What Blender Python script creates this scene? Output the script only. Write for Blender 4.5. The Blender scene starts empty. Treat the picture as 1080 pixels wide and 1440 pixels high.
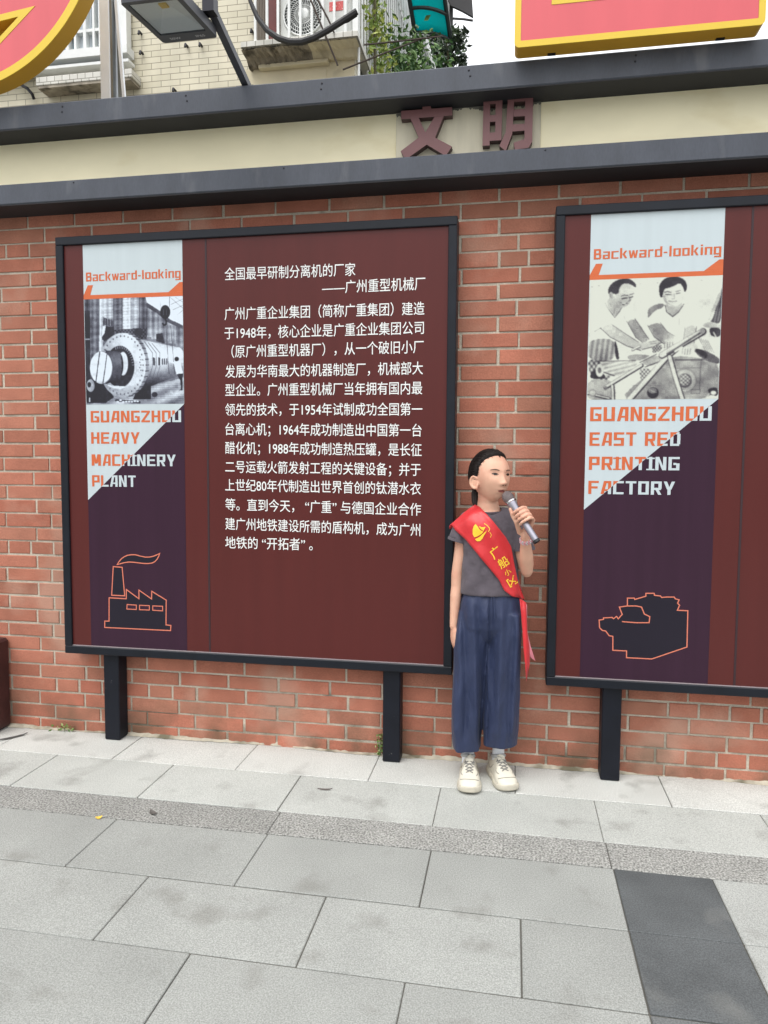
import bpy, bmesh, math, random
import numpy as np
from mathutils import Vector, Matrix
from mathutils.bvhtree import BVHTree
random.seed(7); rng = np.random.default_rng(7)
SC = bpy.context.scene
COL = SC.collection

# ------------------------------------------------------------------ camera
FPX, YAW, PIT, ROL, CH, CD = 1013.28, -0.176774, -0.067719, 0.0060585, 1.29325, 3.07782
_cy, _sy = math.cos(YAW), math.sin(YAW)
_f = np.array([_sy*math.cos(PIT), _cy*math.cos(PIT), math.sin(PIT)])
_r0 = np.array([_cy, -_sy, 0.0]); _u0 = np.cross(_r0, _f)
_r = _r0*math.cos(ROL)+_u0*math.sin(ROL); _u = -_r0*math.sin(ROL)+_u0*math.cos(ROL)
cam = bpy.data.cameras.new('camera'); camo = bpy.data.objects.new('camera', cam); COL.objects.link(camo)
cam.sensor_fit = 'VERTICAL'; cam.sensor_height = 36; cam.lens = FPX/1440*36
cam.clip_start = 0.05; cam.clip_end = 500
M = Matrix(((_r[0], _u[0], -_f[0], 0), (_r[1], _u[1], -_f[1], -CD), (_r[2], _u[2], -_f[2], CH), (0, 0, 0, 1)))
camo.matrix_world = M
SC.camera = camo

# ------------------------------------------------------------------ world, sun, exposure
SUN_EL, SUN_AZ = math.radians(62), math.radians(200)       # azimuth clockwise from +y: behind the camera, a little left
w = bpy.data.worlds.new('World'); SC.world = w; w.use_nodes = True
nt = w.node_tree; nt.nodes.clear()
sky = nt.nodes.new('ShaderNodeTexSky'); sky.sky_type = 'NISHITA'; sky.sun_disc = False
sky.sun_elevation = SUN_EL; sky.sun_rotation = SUN_AZ; sky.air_density = 1.0; sky.dust_density = 6.0; sky.ozone_density = 1.0
hs = nt.nodes.new('ShaderNodeHueSaturation'); hs.inputs['Saturation'].default_value = 0.22
bg = nt.nodes.new('ShaderNodeBackground'); bg.inputs['Strength'].default_value = 0.15
ow = nt.nodes.new('ShaderNodeOutputWorld')
cl = nt.nodes.new('ShaderNodeMix'); cl.data_type = 'RGBA'; cl.inputs[0].default_value = .72; cl.inputs[7].default_value = (7.0, 7.15, 7.3, 1)   # thin even cloud over the clear sky
wt = nt.nodes.new('ShaderNodeTexCoord'); ws = nt.nodes.new('ShaderNodeSeparateXYZ'); wr_ = nt.nodes.new('ShaderNodeMapRange'); wm = nt.nodes.new('ShaderNodeVectorMath'); wm.operation = 'SCALE'
wr_.inputs[3].default_value = .42; wr_.inputs[4].default_value = 1.5; wm.inputs[0].default_value = (7.0, 7.12, 7.25)            # overcast: the zenith is about three times as bright as the horizon
nt.links.new(wt.outputs['Generated'], ws.inputs[0]); nt.links.new(ws.outputs['Z'], wr_.inputs[0]); nt.links.new(wr_.outputs[0], wm.inputs['Scale']); nt.links.new(wm.outputs[0], cl.inputs[7])
nt.links.new(sky.outputs[0], hs.inputs['Color']); nt.links.new(hs.outputs[0], cl.inputs[6]); nt.links.new(cl.outputs[2], bg.inputs['Color']); nt.links.new(bg.outputs[0], ow.inputs['Surface'])
sl = bpy.data.lights.new('sun', 'SUN'); sl.energy = 0.6; sl.angle = math.radians(35); sl.color = (1, 0.965, 0.92)
so = bpy.data.objects.new('sun', sl); COL.objects.link(so)
_sd = Vector((math.sin(SUN_AZ)*math.cos(SUN_EL), math.cos(SUN_AZ)*math.cos(SUN_EL), math.sin(SUN_EL)))
so.rotation_euler = _sd.to_track_quat('Z', 'Y').to_euler()
so.location = (0, -6, 8)
SC.view_settings.view_transform = 'Standard'; SC.view_settings.look = 'None'
SC.view_settings.exposure = 0.88; SC.view_settings.gamma = 1
SC.cycles.max_bounces = 6

# ------------------------------------------------------------------ helpers
def at(px, py, Y):
    """point of the plane y=Y that the 1080x1440 photograph shows at (px, py)"""
    d = _f+_r*(px-540)/FPX-_u*(py-720)/FPX
    return np.array([0, -CD, CH])+d*(Y+CD)/d[1]
def atx(px, py, X):
    d = _f+_r*(px-540)/FPX-_u*(py-720)/FPX
    return np.array([0, -CD, CH])+d*X/d[0]
def atz(px, py, Z):
    d = _f+_r*(px-540)/FPX-_u*(py-720)/FPX
    return np.array([0, -CD, CH])+d*(Z-CH)/d[2]
def lin(c):
    return tuple((v/255/12.92 if v/255 <= .04045 else ((v/255+.055)/1.055)**2.4) for v in c)
def srgb(r, g, b): return lin((r, g, b))

def mat(name, col, rough=.6, spec=.5, metal=0, var=.0, vscale=6, grain=0, gscale=400, bump=0, bscale=60, coat=0, attr=None, stain=None, tscale=(1, 1, 1), sheen=0, sss=0, emis=None, low=None, bdist=.004):
    m = bpy.data.materials.new(name); m.use_nodes = True
    n, l = m.node_tree.nodes, m.node_tree.links
    b = n['Principled BSDF']
    b.inputs['Roughness'].default_value = rough; b.inputs['Specular IOR Level'].default_value = spec
    b.inputs['Metallic'].default_value = metal; b.inputs['Coat Weight'].default_value = coat
    b.inputs['Sheen Weight'].default_value = sheen
    if sss:
        b.inputs['Subsurface Weight'].default_value = sss; b.inputs['Subsurface Radius'].default_value = (.012, .005, .003); b.inputs['Subsurface Scale'].default_value = 1
    tc = n.new('ShaderNodeTexCoord'); mp = n.new('ShaderNodeMapping'); mp.inputs['Scale'].default_value = tscale
    l.new(tc.outputs['Object'], mp.inputs['Vector']); vec = mp.outputs['Vector']
    if attr:
        a = n.new('ShaderNodeAttribute'); a.attribute_name = attr; cur = a.outputs['Color']
    else:
        rgb = n.new('ShaderNodeRGB'); rgb.outputs[0].default_value = (*col, 1); cur = rgb.outputs[0]
    def noise(sc, det=4):
        t = n.new('ShaderNodeTexNoise'); t.inputs['Scale'].default_value = sc; t.inputs['Detail'].default_value = det
        l.new(vec, t.inputs['Vector']); return t.outputs['Fac']
    def mul(fac, lo, hi, f0=.25, f1=.75):
        nonlocal cur
        r = n.new('ShaderNodeMapRange'); r.inputs[1].default_value = f0; r.inputs[2].default_value = f1
        r.inputs[3].default_value = lo; r.inputs[4].default_value = hi; l.new(fac, r.inputs[0])
        x = n.new('ShaderNodeMix'); x.data_type = 'RGBA'; x.blend_type = 'MULTIPLY'; x.inputs[0].default_value = 1
        l.new(cur, x.inputs[6]); l.new(r.outputs[0], x.inputs[7]); cur = x.outputs[2]
    if var: mul(noise(vscale, 6), 1-var, 1+var)
    if grain: mul(noise(gscale, 2), 1-grain, 1+grain, .35, .65)
    if stain:                                        # (colour, scale, threshold, amount)
        sc_, ss, th, am = stain
        r = n.new('ShaderNodeMapRange'); r.inputs[1].default_value = th; r.inputs[2].default_value = th+.13; r.inputs[4].default_value = am
        l.new(noise(ss, 9), r.inputs[0])
        x = n.new('ShaderNodeMix'); x.data_type = 'RGBA'; l.new(r.outputs[0], x.inputs[0]); l.new(cur, x.inputs[6]); x.inputs[7].default_value = (*sc_, 1); cur = x.outputs[2]
    if low:                                          # splashed dirt and moss near the ground: (colour, height, amount)
        sz = n.new('ShaderNodeSeparateXYZ'); l.new(tc.outputs['Object'], sz.inputs[0])
        r1 = n.new('ShaderNodeMapRange'); r1.inputs[1].default_value = low[1]; r1.inputs[2].default_value = 0; l.new(sz.outputs['Z'], r1.inputs[0])
        r2 = n.new('ShaderNodeMapRange'); r2.inputs[1].default_value = .42; r2.inputs[2].default_value = .66; r2.inputs[4].default_value = low[2]; l.new(noise(5.5, 9), r2.inputs[0])
        mm = n.new('ShaderNodeMath'); mm.operation = 'MULTIPLY'; l.new(r1.outputs[0], mm.inputs[0]); l.new(r2.outputs[0], mm.inputs[1])
        x = n.new('ShaderNodeMix'); x.data_type = 'RGBA'; l.new(mm.outputs[0], x.inputs[0]); l.new(cur, x.inputs[6]); x.inputs[7].default_value = (*low[0], 1); cur = x.outputs[2]
    l.new(cur, b.inputs['Base Color'])
    if bump:
        bp = n.new('ShaderNodeBump'); bp.inputs['Strength'].default_value = bump; bp.inputs['Distance'].default_value = bdist
        l.new(noise(bscale, 5), bp.inputs['Height']); l.new(bp.outputs[0], b.inputs['Normal'])
    if emis: b.inputs['Emission Color'].default_value = (*col, 1); b.inputs['Emission Strength'].default_value = emis
    return m

class MB:
    def __init__(s): s.v = []; s.f = []; s.m = []; s.t = []
    def add(s, verts, faces, mi=0, tint=None):
        k = len(s.v); s.v += [tuple(map(float, q)) for q in verts]
        for f in faces: s.f.append(tuple(k+i for i in f)); s.m.append(mi); s.t.append(tint)
        return k
    def box(s, x0, x1, y0, y1, z0, z1, mi=0, ch=0, tint=None, R=None, o=(0, 0, 0)):
        """box, optionally chamfered by ch along every edge"""
        if ch <= 0:
            v = [(x, y, z) for x in (x0, x1) for y in (y0, y1) for z in (z0, z1)]
            f = [(0, 1, 3, 2), (4, 6, 7, 5), (0, 4, 5, 1), (2, 3, 7, 6), (0, 2, 6, 4), (1, 5, 7, 3)]
        else:
            bm = bmesh.new(); bmesh.ops.create_cube(bm, size=1)
            for q in bm.verts: q.co = Vector(((x0+x1)/2+q.co.x*(x1-x0), (y0+y1)/2+q.co.y*(y1-y0), (z0+z1)/2+q.co.z*(z1-z0)))
            bmesh.ops.bevel(bm, geom=bm.edges[:], offset=ch, segments=1, affect='EDGES')
            bm.verts.index_update(); v = [q.co.copy() for q in bm.verts]; f = [[q.index for q in p.verts] for p in bm.faces]; bm.free()
        if R is not None: v = [R @ Vector(q)+Vector(o) for q in v]
        s.add(v, f, mi, tint)
    def prism(s, poly, fn, t0, t1, mi=0, mside=None):
        """extrude a 2-D polygon: fn(a, b, t) -> 3-D point"""
        n = len(poly)
        s.add([fn(a, b, t0) for a, b in poly]+[fn(a, b, t1) for a, b in poly], [], mi)
        k = len(s.v)-2*n
        s.f.append(tuple(k+i for i in range(n))); s.f.append(tuple(k+n+i for i in reversed(range(n)))); s.m += [mi, mi]; s.t += [None]*2
        for i in range(n):
            j = (i+1) % n; s.f.append((k+i, k+n+i, k+n+j, k+j)); s.m.append(mi if mside is None else mside); s.t.append(None)
    def loft(s, rings, mi=0, cap=True, closed=True):
        n = len(rings[0]); k = len(s.v)
        for r in rings: s.v += [tuple(map(float, q)) for q in r]
        for i in range(len(rings)-1):
            for j in range(n if closed else n-1):
                j2 = (j+1) % n; a = k+i*n
                s.f.append((a+j, a+j2, a+n+j2, a+n+j)); s.m.append(mi); s.t.append(None)
        if cap:
            s.f.append(tuple(k+j for j in reversed(range(n)))); s.f.append(tuple(k+(len(rings)-1)*n+j for j in range(n))); s.m += [mi, mi]; s.t += [None, None]
    def tube(s, path, rad, n=10, mi=0, round_ends=False, flat=1.0, ref=(0, 0, 1)):
        P = [Vector(q) for q in path]; Rd = list(rad) if hasattr(rad, '__len__') else [rad]*len(P)
        if round_ends:
            d0 = (P[0]-P[1]).normalized(); d1 = (P[-1]-P[-2]).normalized()
            P = [P[0]+d0*Rd[0]*.95, P[0]+d0*Rd[0]*.7]+P+[P[-1]+d1*Rd[-1]*.7, P[-1]+d1*Rd[-1]*.95]
            Rd = [Rd[0]*.3, Rd[0]*.72]+Rd+[Rd[-1]*.72, Rd[-1]*.3]
        rings = []; nrm = None
        for i, q in enumerate(P):
            t = (P[min(i+1, len(P)-1)]-P[max(i-1, 0)]).normalized()
            if nrm is None:
                a = Vector(ref)
                if abs(a.dot(t)) > .95: a = Vector((1, 0, 0))
                nrm = (a-t*a.dot(t)).normalized()
            else: nrm = (nrm-t*nrm.dot(t)).normalized()
            b = t.cross(nrm)
            rings.append([q+nrm*math.cos(2*math.pi*j/n)*Rd[i]*flat+b*math.sin(2*math.pi*j/n)*Rd[i] for j in range(n)])
        s.loft(rings, mi)
    def sphere(s, c, r, n=16, m=10, mi=0, R=None):
        r = r if hasattr(r, '__len__') else (r, r, r); rings = []
        for i in range(m+1):
            a = math.pi*(i+.02 if i == 0 else i-.02 if i == m else i)/m
            ring = []
            for j in range(n):
                q = Vector((r[0]*math.sin(a)*math.cos(2*math.pi*j/n), r[1]*math.sin(a)*math.sin(2*math.pi*j/n), -r[2]*math.cos(a)))
                if R is not None: q = R @ q
                ring.append(q+Vector(c))
            rings.append(ring)
        s.loft(rings, mi)
    def mesh(s, name, mats):
        me = bpy.data.meshes.new(name); me.from_pydata(s.v, [], s.f)
        for m in (mats if isinstance(mats, (list, tuple)) else [mats]): me.materials.append(m)
        me.polygons.foreach_set('material_index', s.m)
        if any(t is not None for t in s.t):
            ca = me.color_attributes.new('tint', 'FLOAT_COLOR', 'CORNER')
            arr = np.ones((len(me.loops), 4), np.float32); k = 0
            for f, t in zip(s.f, s.t):
                if t is not None: arr[k:k+len(f), :3] = t
                k += len(f)
            ca.data.foreach_set('color', arr.ravel())
        me.update(); return me
    def build(s, name, mats, parent=None, smooth=False, fix=True):
        me = s.mesh(name, mats)
        if fix:
            bm = bmesh.new(); bm.from_mesh(me); bmesh.ops.recalc_face_normals(bm, faces=bm.faces[:]); bm.to_mesh(me); bm.free()
        o = bpy.data.objects.new(name, me); COL.objects.link(o)
        if smooth: shade(me, smooth if smooth is not True else 40)
        if parent: adopt(o, parent)
        return o
def shade(me, ang=40):
    me.polygons.foreach_set('use_smooth', [True]*len(me.polygons))
    me.set_sharp_from_angle(angle=math.radians(ang))
def adopt(o, parent):
    o.parent = parent; o.matrix_parent_inverse = parent_world(parent).inverted()
def parent_world(p):
    m = Matrix.LocRotScale(p.location, p.rotation_euler, p.scale)
    return (parent_world(p.parent) @ p.matrix_parent_inverse @ m) if p.parent else m
def thing(name, loc, label, cat, group=None):
    o = bpy.data.objects.new(name, None); COL.objects.link(o); o.location = loc; o.empty_display_size = .1
    return tag(o, label, cat, group)
def tag(o, label, cat, group=None):
    o['label'] = label; o['category'] = cat
    if group: o['group'] = group
    return o
def kind(o, k='structure'): o['kind'] = k; return o
def remesh(mb, name, mats, parent, voxel, smooth=3, fac=.5, fn=None, ang=180):
    me = mb.mesh(name, mats); bm = bmesh.new(); bm.from_mesh(me); bmesh.ops.recalc_face_normals(bm, faces=bm.faces[:]); bm.to_mesh(me); bm.free()
    o = bpy.data.objects.new(name, me); COL.objects.link(o)
    r = o.modifiers.new('r', 'REMESH'); r.mode = 'VOXEL'; r.voxel_size = voxel
    if smooth: q = o.modifiers.new('s', 'SMOOTH'); q.iterations = smooth; q.factor = fac
    dg = bpy.context.evaluated_depsgraph_get(); dg.update()
    nm = bpy.data.meshes.new_from_object(o.evaluated_get(dg)); o.modifiers.clear(); o.data = nm; bpy.data.meshes.remove(me); nm.name = name
    if not nm.materials:
        for m in (mats if isinstance(mats, (list, tuple)) else [mats]): nm.materials.append(m)
    if fn is not None:
        co = np.empty(len(nm.vertices)*3, np.float32); nm.vertices.foreach_get('co', co); co = fn(co.reshape(-1, 3)); nm.vertices.foreach_set('co', co.astype(np.float32).ravel()); nm.update()
    shade(nm, ang)
    if parent: adopt(o, parent)
    return o
def bvh_of(o):
    me = o.data; return BVHTree.FromPolygons([v.co.copy() for v in me.vertices], [tuple(p.vertices) for p in me.polygons])
def text_mesh(body, size=1, bold=0, res=3, ext=0):
    cu = bpy.data.curves.new('t', 'FONT'); cu.body = body; cu.size = size; cu.offset = bold; cu.resolution_u = res; cu.extrude = ext
    o = bpy.data.objects.new('t', cu); COL.objects.link(o); bpy.context.view_layer.update()
    me = bpy.data.meshes.new_from_object(o); v = np.array([tuple(q.co) for q in me.vertices]) if len(me.vertices) else np.zeros((0, 3)); f = [tuple(p.vertices) for p in me.polygons]
    bpy.data.objects.remove(o); bpy.data.curves.remove(cu); bpy.data.meshes.remove(me)
    return v, f
def smoothstep(a, b, x):
    t = np.clip((x-a)/(b-a), 0, 1); return t*t*(3-2*t)

# ------------------------------------------------------------------ materials
mBrick = mat('brick', None, rough=.85, spec=.25, var=.16, vscale=9, grain=.13, gscale=260, bump=.35, bscale=120, attr='tint', stain=(srgb(182, 150, 132), 2.6, .54, .5), low=(srgb(86, 78, 62), .22, .85))
mMortar = mat('mortar', srgb(180, 171, 156), rough=.95, spec=.2, var=.25, vscale=14, grain=.2, gscale=300, bump=.8, bscale=90, stain=(srgb(70, 66, 58), 7, .60, .7), low=(srgb(62, 60, 44), .30, .95))
mCream = mat('cream_paint', srgb(242, 233, 199), rough=.75, var=.07, vscale=3, stain=(srgb(214, 198, 150), 2.2, .56, .5), tscale=(1, 1, 2), bump=.08, bscale=40)
mSteel = mat('grey_metal_cladding', srgb(68, 72, 81), rough=.5, spec=.4, var=.16, vscale=5, grain=.05, gscale=90, tscale=(2.5, 1, .7), stain=(srgb(112, 114, 118), 4, .60, .35))
mBlack = mat('black_metal', srgb(20, 24, 32), rough=.4, spec=.28, var=.2, vscale=12, bump=.05, bscale=200)
mPaint = mat('black_post_paint', srgb(18, 21, 30), rough=.5, spec=.25, var=.2, vscale=14, stain=(srgb(180, 180, 178), 55, .715, .9))
mScrew = mat('dark_screw', srgb(45, 45, 50), rough=.4, metal=.7)

# ------------------------------------------------------------------ ground and paving
g = MB(); g.add([(-60, -60, -.0045), (60, -60, -.0045), (60, 90, -.0045), (-60, 90, -.0045)], [(0, 1, 2, 3)])
kind(g.build('ground', mat('joint_earth', srgb(84, 82, 76), rough=.95, var=.2)))
mSlab = mat('pale_granite', None, rough=.8, spec=.3, var=.10, vscale=3.2, grain=.22, gscale=250, bump=.35, bscale=300, attr='tint', stain=(srgb(104, 102, 96), 5.5, .575, .4))
mKerb = mat('rough_granite', None, rough=.9, spec=.25, var=.1, vscale=8, grain=.5, gscale=150, bump=1.0, bscale=150, attr='tint')
mDark = mat('dark_granite', None, rough=.75, spec=.3, var=.2, vscale=6, grain=.24, gscale=240, bump=.25, bscale=260, attr='tint', stain=(srgb(128, 128, 124), 4, .56, .4))
pave, kerb, dark = MB(), MB(), MB()
def slab(mb, x0, x1, y0, y1, base, j=.05):
    t = np.array(lin(base))*(1+random.uniform(-j, j))
    gp = random.uniform(.0010, .0022); dz = random.uniform(-.0010, .0010)
    gq = random.uniform(.0016, .0030)
    mb.box(x0+gp, x1-gp, y0+gq, y1-gq, -.03, dz, ch=.0022, tint=tuple(t))
def row(mb, y0, y1, xs, base, lo=-6.0, hi=5.0, p=None, j=.05):
    xs = sorted(xs); p = p or (xs[-1]-xs[0])/(len(xs)-1)
    while xs[0] > lo: xs = [xs[0]-p]+xs
    while xs[-1] < hi: xs = xs+[xs[-1]+p]
    for a, b in zip(xs, xs[1:]): slab(mb, a, b, y0, y1, base, j)
R1 = (-.275, 0.02); R2 = (-.588, -.275)
row(pave, *R1, [-1.70, -1.133, -.561, .03, .617, 1.2], (187, 188, 183))
row(pave, *R2, [-1.955, -1.407, -.843, -.262, .33, .925], (171, 173, 168))
row(kerb, -.752, -.588, [-1.99, -.826, .335, 1.5], (140, 140, 136), j=.06)
ys = [-.752, -1.066, -1.375, -1.685, -1.992]
while ys[-1] > -9: ys.append(ys[-1]-.307)
off = [-.82, -1.10, -.815, -.53, -.81, -1.08]
for i in range(len(ys)-1):
    o_ = off[i % len(off)] if i > 1 else off[i]
    xs = []; x = o_
    while x > -6: xs.append(x); x -= .572
    x = o_+.572
    while x < .20: xs.append(x); x += .572
    xs = sorted(xs)+[.34]
    for a, b in zip(xs, xs[1:]): slab(pave, a, b, ys[i+1], ys[i], (146, 148, 144), .10)
    slab(dark, .34, .637, ys[i+1], ys[i], (84, 87, 88) if i < 2 else (94, 96, 96), .05)
    xs = [.637, 1.1 if i % 2 else .93]
    while xs[-1] < 5: xs.append(xs[-1]+.572)
    for a, b in zip(xs, xs[1:]): slab(pave, a, b, ys[i+1], ys[i], (158, 160, 156), .05)
kind(pave.build('pavement', mSlab, fix=False)); kind(kerb.build('kerb_strip', mKerb, fix=False)); kind(dark.build('paving_band', mDark, fix=False))

# ------------------------------------------------------------------ brick wall
X0, X1 = -4.4, 3.6
wall = thing('brick_wall', (0, 0, 0), 'long red brick wall with pale mortar joints, cream fascia and grey metal beams', 'wall')
b = MB(); b.box(X0, X1, .004, .30, -.03, 2.84); mort = b
ci = 0; z = .0845-.0662*1.5
while z < 2.43:
    ph = .007 if ci % 2 else -.075
    ph += random.uniform(-.008, .008)
    n0 = int((X0-ph)/.24)
    for k in range(n0, int((X1-ph)/.24)):
        xa = ph+k*.24; za = z+random.uniform(-.001, .001)
        cuts = [(xa, xa+.24)] if random.random() > .07 else [(xa, xa+.12), (xa+.12, xa+.24)]
        for a, c in cuts:
            jl, jr = random.uniform(.0038, .0068), random.uniform(.0038, .0068)
            h0, h1 = max(za+random.uniform(.0032, .0058), -.02), za+.0662-random.uniform(.0032, .0058)
            tone = random.gauss(0, .075)
            base = np.array((lambda h_: lin((163+random.uniform(-4, 4), 107+h_, 88+h_)))(random.uniform(-4, 3)))*(1+tone)
            y = random.uniform(-.0025, .0015); dl = random.uniform(-.0008, .0008)
            # front face a little smaller than the body, so the arris is worn
            e = random.uniform(.0015, .003)
            xA, xB = a+jl, c-jr
            J = lambda: random.uniform(-.0013, .0013)
            v = [(xA, .006, h0), (xB, .006, h0), (xB, .006, h1), (xA, .006, h1), (xA, y+e, h0), (xB, y+e+dl, h0), (xB, y+e+dl, h1), (xA, y+e, h1), (xA+e+J(), y, h0+e+J()), (xB-e+J(), y+dl, h0+e+J()), (xB-e+J(), y+dl, h1-e+J()), (xA+e+J(), y, h1-e+J())]
            f = []
            for i in range(4):
                k2 = (i+1) % 4; f += [(i, k2, 4+k2, 4+i), (4+i, 4+k2, 8+k2, 8+i)]
            f.append((8, 9, 10, 11)); mort.add(v, f, 1, tuple(np.clip(base, .01, .9)))
    z += .0662; ci += 1
bf = mort.build('brickwork', [mMortar, mBrick], wall, fix=False)
# irregular mortar fillet where the bricks meet the paving
fl = MB(); n = 420; top = []; mid = []; bot = []
for i in range(n+1):
    x = X0+(X1-X0)*i/n; a = .008+.008*math.sin(x*7)*math.sin(x*2.3)+random.uniform(0, .007); d = .010+.012*math.sin(x*5.1+1)*math.sin(x*1.7)+random.uniform(0, .010)
    top.append((x, .003, a)); mid.append((x, -d*.4, a*.55)); bot.append((x, -d, .0015))
fl.loft([top, mid, bot], cap=False, closed=False)
fl.build('mortar_fillet', mat('rough_mortar', srgb(176, 169, 152), rough=.95, var=.3, vscale=18, bump=.8, bscale=80, stain=(srgb(78, 74, 52), 6, .5, .8)), wall, smooth=60)
fa = MB(); fa.box(X0, X1, -.02, .0035, 2.435, 2.838); fa.build('fascia', mCream, wall)
lb = MB(); lb.box(X0, X1, -.15, -.0215, 2.425, 2.512, ch=.004); lb.box(X0, X1, -.0215, .003, 2.4272, 2.4345)
o = lb.build('lower_beam', mSteel, wall)
ub = MB(); ub.box(X0, X1, -.15, .32, 2.745, 2.842, ch=.004); ub.build('capping_beam', mSteel, wall)
mBeamShade = mat('beam_shade_tone', srgb(34, 34, 38), rough=.7, var=.2, vscale=6)  # dark strip added under each beam: underside shade put into its colour
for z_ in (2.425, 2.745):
    sf = MB(); sf.box(X0, X1, -.147, .002 if z_ < 2.5 else -.0205, z_-.004, z_-.0005); sf.build('soffit_shade', mBeamShade, wall)
sc = MB()
for x in (-1.95, -1.38, -.79, -.2, .42):
    for z in (2.822, 2.80): sc.sphere((x+random.uniform(-.01, .01), -.1505, z), (.0042, .002, .0042), 8, 6)
for x in (-1.9, -.95, .1): sc.sphere((x, -.1505, 2.50), (.0035, .002, .0035), 8, 6)
sc.build('screw_heads', mScrew, wall)

# maroon plinth at the left end
pl = MB(); pl.box(-3.2, at(15.5, 965, -.004)[0], -.17, -.004, 0.004, .44, ch=.012)
tag(pl.build('stone_plinth', mat('maroon_stone', srgb(60, 28, 27), rough=.6, var=.3, vscale=12, bump=.4, bscale=60)), 'low maroon stone plinth against the foot of the brick wall', 'plinth')

# ------------------------------------------------------------------ sign characters on the fascia
YS = -.062
ch_s = thing('character_sign', (-.2, -.02, 2.64), 'pair of raised brown Chinese characters on a weathered pale plate under the capping beam', 'sign')
bp = MB(); a, c = at(557, 150, -.03), at(760, 200, -.03); bp.box(a[0], c[0], -.0275, -.0205, 2.516, 2.7435, ch=.001)
mPlate = mat('weathered_plate', srgb(205, 198, 176), rough=.7, var=.15, vscale=6, tscale=(3, 1, .6), stain=(srgb(120, 118, 108), 3.5, .53, .6))
bp.build('backing_plate', mPlate, ch_s)
mo = MB()
N_ = 150; t_, b2 = [], []
for i in range(N_+1):
    x = a[0]+(c[0]-a[0])*i/N_; h = .010+.010*math.sin(i*.11)*math.sin(i*.043+1)+random.uniform(0, .009)*(random.random() < .7)
    t_.append((x, -.0282, 2.7428)); b2.append((x, -.0279, 2.742-max(h, .003)))
mo.loft([t_, b2], cap=False, closed=False)
mo.build('mould_strip', mat('mould', srgb(104, 102, 94), rough=.9, var=.5, vscale=30), ch_s)
mChar = mat('brown_lacquer', srgb(114, 76, 77), rough=.5, var=.08, vscale=10)
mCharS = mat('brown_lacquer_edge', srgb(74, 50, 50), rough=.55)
def cpt(q):                                      # character strokes traced on the crop 540..780 x 110..240 at 4.5x
    p = at(540+q[0]/4.5, 110+q[1]/4.5, YS); return (p[0], p[2])
wen = [[(108, 207), (430, 183), (432, 235), (108, 260)], [(243, 150), (290, 147), (300, 200), (243, 205)],
       [(163, 245), (217, 245), (262, 343), (430, 432), (390, 492), (228, 395)], [(318, 245), (378, 240), (320, 385), (137, 515), (105, 462), (262, 343)]]
ming = [[(630, 125), (672, 122), (668, 425), (623, 428)], [(707, 120), (750, 118), (743, 392), (703, 394)], [(672, 122), (707, 120), (707, 162), (672, 165)], [(670, 234), (706, 232), (705, 274), (669, 277)], [(668, 345), (704, 342), (703, 394), (668, 397)],
        [(785, 98), (827, 96), (812, 350), (770, 462), (730, 428), (770, 340)], [(895, 92), (945, 88), (938, 400), (915, 440), (885, 445), (828, 453), (820, 408), (888, 385)], [(827, 96), (895, 92), (896, 145), (825, 150)], [(822, 198), (893, 194), (892, 240), (820, 244)], [(815, 292), (890, 288), (889, 332), (813, 338)]]
for nm, sts, lab in (('raised_character', wen, None), ('raised_character', ming, None)):
    m_ = MB()
    for i, s_ in enumerate(sts): m_.prism([cpt(q) for q in s_], lambda x, z, t: (x, t, z), YS-.00012*i, -.028+.00012*i, 0, 1)
    m_.build(nm, [mChar, mCharS], ch_s)

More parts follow.
